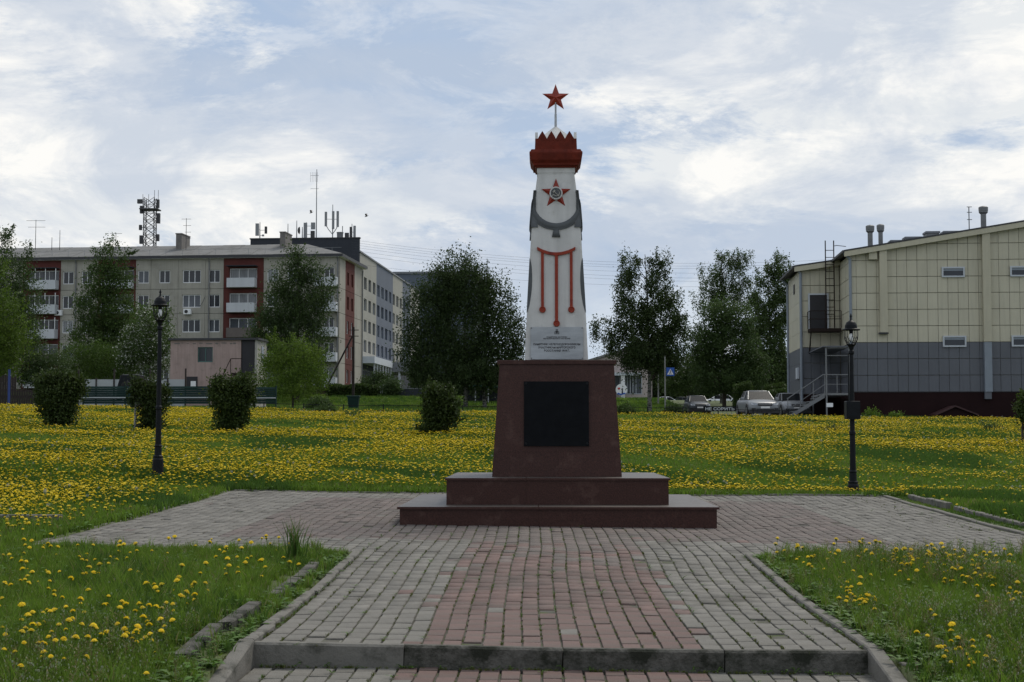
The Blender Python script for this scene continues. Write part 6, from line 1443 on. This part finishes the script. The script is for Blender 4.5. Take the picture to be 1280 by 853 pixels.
# near beds
GN = [src_obj('grass_%d' % i, blade_tuft(14, .11, .06, None, .0032, .5, i, .06), [M['grass'], M['grass_dry']]) for i in range(5)] + [src_obj('grass_long_%d' % i, blade_tuft(12, .19, .05, None, .0035, .55, 20 + i, .15), [M['grass'], M['grass_dry']]) for i in range(2)] + \
     [src_obj('rosette_%d' % i, rosette(9, .13, i), [M['rosette']]) for i in range(3)] + [src_obj('weed_%d' % i, weed(i), [M['grass_dry' if i == 2 else 'grass'], M['white_fluff']]) for i in range(3)] + [src_obj('grass_dk_%d' % i, blade_tuft(14, .12, .06, None, .0034, .5, 40 + i), [M['grass_dark'], M['grass_dry']]) for i in range(2)]
n = 95000; x, y = rng.uniform(-8.2, 8.6, n), rng.uniform(6.8, 15.33, n); k = clear(x, y); x, y = x[k], y[k]
pt = patch(x, y, 2.2, .4); right = x > 0; u = rng.uniform(size=len(x))
pick = rng.integers(0, 5, len(x)); pick = np.where(u < .10, rng.integers(5, 7, len(x)), pick)
pick = np.where((u > .80) & right & (patch(x, y, 2.0, 1.0) > .35) | (u > .985) | (u > .8) & (x < 0) & (x > -3.2) & (y < 10.2), rng.integers(10, 13, len(x)), pick); pick = np.where((u > .10) & (u < .16), rng.integers(7, 10, len(x)), pick)
pick = np.where((pt > .6) & (u > .2) & (u < .7), rng.integers(13, 15, len(x)), pick)
kl = ((x > -2.26) & (x < -1.98) & (y > 9.0) & (y < 14.0) & ~((y > 11.2) & (y < 11.9))) | ((x > 2.40) & (x < 2.64) & (((y > 9.3) & (y < 10.2)) | ((y > 10.9) & (y < 11.7)))) | ((np.abs(y - 9.15) < .12) & (((x > -2.2) & (x < -1.85)) | ((x > 2.1) & (x < 2.6))))
kl &= rng.uniform(size=len(x)) < .85; x, y, u, pick, right = x[~kl], y[~kl], u[~kl], pick[~kl], right[~kl]
z = lawn(x, y) - .01; near = (np.abs(x - PATH[0]) < .36) | (np.abs(x - PATH[1]) < .36); pick = np.where(near & (u > .55) & (u < .78), rng.integers(7, 10, len(x)), pick)
sz = rng.uniform(.6, 1.15, len(x)) * np.where(near, rng.uniform(.35, 1.0, len(x)), 1); sz *= .75 + .45 * patch(x, y, 1.7, 2); bk = (y > 14.4) & (u < .10); pick = np.where(bk, rng.integers(5, 7, len(x)), pick); sz = np.where(y > 14.0, sz * .8, sz); tallw = (x > 3.0) & (u > .80) & (patch(x, y, 2.0, 1.0) > .35); sz = np.where(tallw, sz * 1.3, sz)
gr_o = scatter('grass', np.stack([x, y, z], -1), rng.uniform(0, 6.28, len(x)), sz, GN, pick, kind='stuff', label='green grass and weeds in the two near beds beside the path', category='grass')
# the wide lawn
GF = [src_obj('turf_%d' % i, blade_tuft(12, .10, .11, None, .007, .5, 60 + i, .06), [M['grass'], M['grass_dry']]) for i in range(4)] + [src_obj('turf_dk_%d' % i, blade_tuft(12, .12, .11, None, .007, .5, 80 + i, .05), [M['grass_dark'], M['grass_dry']]) for i in range(2)] + [src_obj('turf_ro_%d' % i, rosette(8, .13, 9 + i), [M['rosette']]) for i in range(2)]
xa, ya = wedge(150000, 15.2, 40, .6, .42); xb, yb = wedge(150000, 38, 84, .5, .41); xc, yc = wedge(60000, 82, 178, .4, .40)
x = np.concatenate([xa, xb, xc]); y = np.concatenate([ya, yb, yc]); k = clear(x, y, .03) & ~((y < 15.5)) & ~hall_f(x, y) & ~((y > 82) & (y < 121.5) & (x > (849 - 676) / F * y) & (x < (1075 - 676) / F * y)); x, y = x[k], y[k]
u = rng.uniform(size=len(x)); pick = rng.integers(0, 4, len(x)); pick = np.where((patch(x, y, .8, 1.2) > .58) & (u < .7), rng.integers(4, 6, len(x)), pick); pick = np.where(u > .93, rng.integers(6, 8, len(x)), pick)
sz = rng.uniform(.7, 1.2, len(x)) * np.interp(y, [15, 40, 84, 178], [1.0, 1.2, 1.7, 2.8]); edge = (x > PLAZA[1] + .55) & (x < 9) & (y < 28); sz = np.where(edge, sz * 1.35, sz); sz = np.where((x > PLAZA[1]) & (x <= PLAZA[1] + .5) & (y < 26), sz * .35, sz)
scatter('lawn_grass', np.stack([x, y, lawn(x, y) - .01], -1), rng.uniform(0, 6.28, len(x)), sz, GF, pick, kind='stuff', label='grass of the wide lawn behind the monument', category='grass')
# far dandelions: one mass
DFm = [src_obj('flower_%d' % i, dandelion(i, ((.021, .004, 8), (.013, .012, 6)), .12 + .02 * (i % 3)), [M['grass'], M['yellow']]) for i in range(5)] + [src_obj('seed_%d' % i, dandelion(i, H=.18, fluff=True), [M['grass'], M['white_fluff']]) for i in range(2)]
xa, ya = wedge(190000, 16, 46, .7, .42); xb, yb = wedge(230000, 42, 80, .8, .41); xc, yc = wedge(15000, 80, 140, .6, .40)
x = np.concatenate([xa, xb, xc]); y = np.concatenate([ya, yb, yc])
dn = patch(x, y * 1.9, .55, .8) * .6 + patch(x, y * 2.5, 1.3, 2.0) * .4; band = np.interp(y, [16, 25.7, 26.3, 30, 31.5, 34, 36, 46, 50, 78, 84, 140], [.02, .04, .95, .95, .55, .5, .75, .6, .9, .95, .15, .05])
dn = np.where((x < -4) & (y < 33), np.maximum(dn, .62), dn); band = np.where((y < 26.2) & (x < 0), np.interp(np.clip(-x, 5, 9), [5, 5.9, 7], [.03, .25, 1.0]), band)
k = clear(x, y, .12) & (rng.uniform(size=len(x)) < np.clip(.07 + 1.8 * (dn - .375 + .16 * (patch(x, y * 1.6, .26, 3.1) - .5)), .03, .85) * band) & ~hall_f(x, y)
x, y = x[k], y[k]; pick = rng.integers(0, 5, len(x)); pick = np.where(rng.uniform(size=len(x)) < .012, rng.integers(5, 7, len(x)), pick)
scatter('dandelion_field', np.stack([x, y, lawn(x, y)], -1), rng.uniform(0, 6.28, len(x)), rng.uniform(.75, 1.2, len(x)) * np.interp(y, [26, 80], [1.02, 1.36]), DFm, pick, kind='stuff', label='countless yellow dandelions flowering over the wide lawn', category='dandelions')
print('far dandelions', len(x))
# near dandelions: single flowers
DN = [src_obj('dandelion', dandelion(100 + i, ((.021, .002, 20), (.0175, .007, 17), (.012, .0115, 13), (.006, .014, 8)), .13 + .025 * (i % 4)), [M['grass'], M['yellow']]) for i in range(8)]
def inbed(px, py):
    z_ = -.12
    for _ in range(4):
        d = ray(px, py); t = (z_ + .14 - EYE.z) / d.z; p = EYE + d * t; z_ = gz(p.x, p.y) if p.y > 1 else z_
    return p.x, p.y
cl_left = [(15, 700, 30, 10, 16), (60, 680, 30, 5, 10), (40, 725, 26, 6, 9), (110, 712, 18, 4, 8), (75, 752, 45, 14, 12), (130, 695, 30, 8, 10), (165, 690, 14, 4, 5), (215, 733, 22, 8, 12), (150, 760, 30, 10, 10), (145, 785, 40, 8, 16), (170, 772, 16, 5, 5), (30, 805, 26, 8, 9), (60, 815, 24, 7, 8), (85, 800, 30, 12, 8),
           (178, 790, 24, 6, 8), (220, 748, 24, 6, 7), (285, 712, 14, 7, 9), (310, 705, 16, 8, 8), (330, 672, 34, 5, 9), (300, 690, 30, 14, 7), (370, 715, 5, 3, 2), (170, 848, 4, 3, 1), (205, 800, 14, 6, 3), (10, 740, 16, 16, 6), (35, 770, 16, 14, 5), (240, 700, 40, 14, 6), (250, 680, 60, 4, 7)]
cl_right = [(1030, 690, 40, 6, 10), (1060, 682, 30, 6, 8), (1140, 696, 34, 5, 20), (1170, 700, 30, 6, 18), (1200, 704, 22, 6, 14), (1205, 718, 24, 5, 8), (1230, 723, 10, 4, 5), (1065, 730, 14, 6, 6), (1085, 746, 8, 3, 5), (1060, 745, 6, 3, 4), (1018, 702, 6, 3, 2), (1172, 772, 4, 2, 1), (1155, 790, 4, 2, 1), (1185, 803, 8, 2, 3), (1225, 819, 10, 3, 3), (1142, 820, 3, 2, 1), (1270, 745, 16, 6, 5), (975, 680, 22, 8, 8), (1100, 700, 40, 14, 10), (1205, 810, 30, 10, 4), (1250, 700, 26, 16, 7)]
cnt = 0
for cl, side in ((cl_left, 'left'), (cl_right, 'right')):
    for (cx, cy, sx, sy, k) in cl:
        for _ in range(math.ceil(k * (.72 if side == 'left' else .8))):
            px_, py_ = random.gauss(cx, sx * .95), random.gauss(cy, sy * 1.05); X_, Y_ = inbed(px_, py_)
            if not (7.4 < Y_ < 15.2) or bool(on_paving(np.array(X_), np.array(Y_), .1)) or cnt >= (165 if side == 'left' else 300): continue
            o = obj('dandelion', DN[random.randrange(8)], None, (X_, Y_, gz(X_, Y_) - .01), (random.uniform(-.15, .15), random.uniform(-.15, .15), random.uniform(0, 6.28)), [random.uniform(.8, 1.25)] * 3)
            ax = abs(X_ - .1); far = ('at its back edge' if Y_ > 14.2 else 'in its back part' if Y_ > 12.6 else 'halfway back' if Y_ > 10.8 else 'in its front part' if Y_ > 9.4 else 'at the very front') + (' beside the path' if ax < 2.9 else ' away from the path' if ax < 4.3 else ' far out from the path')
            tag(o, 'yellow dandelion in the %s bed, %s' % (side, far), 'dandelion', 'dandelions in the %s bed %s' % (side, far)); cnt += 1
mp_ = []
for cl, side in ((cl_left, 'left'), (cl_right, 'right')):
    for (cx, cy, sx, sy, k) in cl:
        for _ in range(int(k * (.45 if side == 'left' else 1.6))):
            X_, Y_ = inbed(random.gauss(cx, sx * 1.1), random.gauss(cy, sy * 1.1))
            if 7.4 < Y_ < 15.25 and not bool(on_paving(np.array(X_), np.array(Y_), .1)): mp_.append((X_, Y_, gz(X_, Y_) - .02))
scatter('bed_dandelions', mp_, rng.uniform(0, 6.28, len(mp_)), rng.uniform(.55, .95, len(mp_)), DN, rng.integers(0, 8, len(mp_)), kind='stuff', label='smaller yellow dandelions scattered through the two near beds', category='dandelions')
print('near dandelions', cnt, len(mp_))
# tall grass clump beside the path corner and sprouts in the paving joints
p = inbed(392, 697); o = tag(obj('tall_grass_clump', src_obj('tall_grass_clump', blade_tuft(70, .42, .10, None, .005, .45, 5, .1), [M['grass_dark'], M['grass_dry']]), None, (-2.30, 14.3, gz(-2.3, 14.3))), 'tall tuft of dark grass at the corner of the left bed and plaza', 'grass clump')
o = tag(obj('tall_grass_clump', src_obj('tall_grass_clump', blade_tuft(40, .34, .22, None, .0045, .4, 6, .2), [M['grass'], M['grass_dry']]), None, (4.6, 14.6, gz(4.6, 14.6))), 'loose tuft of tall seeding grass at the back of the right bed', 'grass clump')
js = []; jp = []
for _ in range(1100):
    x = PATH[0] + PW * random.randint(0, 30); y = random.uniform(9.1, 15.6) if random.random() < .75 else random.uniform(15.6, 20)
    if MX0 - .1 < x < MX1 + .1 and y > MY0 - .1: continue
    x2 = x + wav(x, y); js.append((x2, y, pave_z(x2, y) - .006))
for _ in range(500):
    xk = random.choice((PATH[0], PATH[1])); y = random.uniform(9.7, 15.4); js.append((xk + random.uniform(-.015, .015), y, pave_z(xk, y) - .006))
for _ in range(260):
    x = random.uniform(PATH[0], PATH[1]); js.append((x, 9.56, pave_z(x, 9.3) - .0))
for _ in range(120):
    y = random.uniform(19, 25.4); x = PLAZA[1] - abs(random.gauss(0, .5)); js.append((x, y, pave_z(x, y) - .004))
for _ in range(1500):
    x = random.choice((PATH[0] - .09 - random.uniform(0, .22), PATH[1] + .09 + random.uniform(0, .25))); y = random.uniform(8.4, 15.2); js.append((x, y, gz(x, y) - .01))
M['moss'] = leafmat('olive moss', (.06, .075, .015), (.12, .14, .03), .2, 3)
SP = [src_obj('sprout_%d' % i, blade_tuft(9, .024, .014, None, .0022, .7, 200 + i), [M['moss'], M['grass_dry']]) for i in range(4)] + [src_obj('sprout_leaf_%d' % i, rosette(5, .045, 30 + i), [M['rosette']]) for i in range(2)]
nj = len(js); scatter('joint_sprouts', js, rng.uniform(0, 6.28, nj), rng.uniform(.35, 1.1, nj), SP, np.where(rng.uniform(size=nj) < .8, rng.integers(0, 4, nj), rng.integers(4, 6, nj)), kind='stuff', label='moss and tiny sprouts in the joints of the paving', category='weeds')
print('objects', len(bpy.data.objects), 'tris', sum(sum(max(1, len(p.vertices) - 2) for p in o.data.polygons) for o in sc.objects if o.type == 'MESH' and len(o.data.polygons) > 5000))
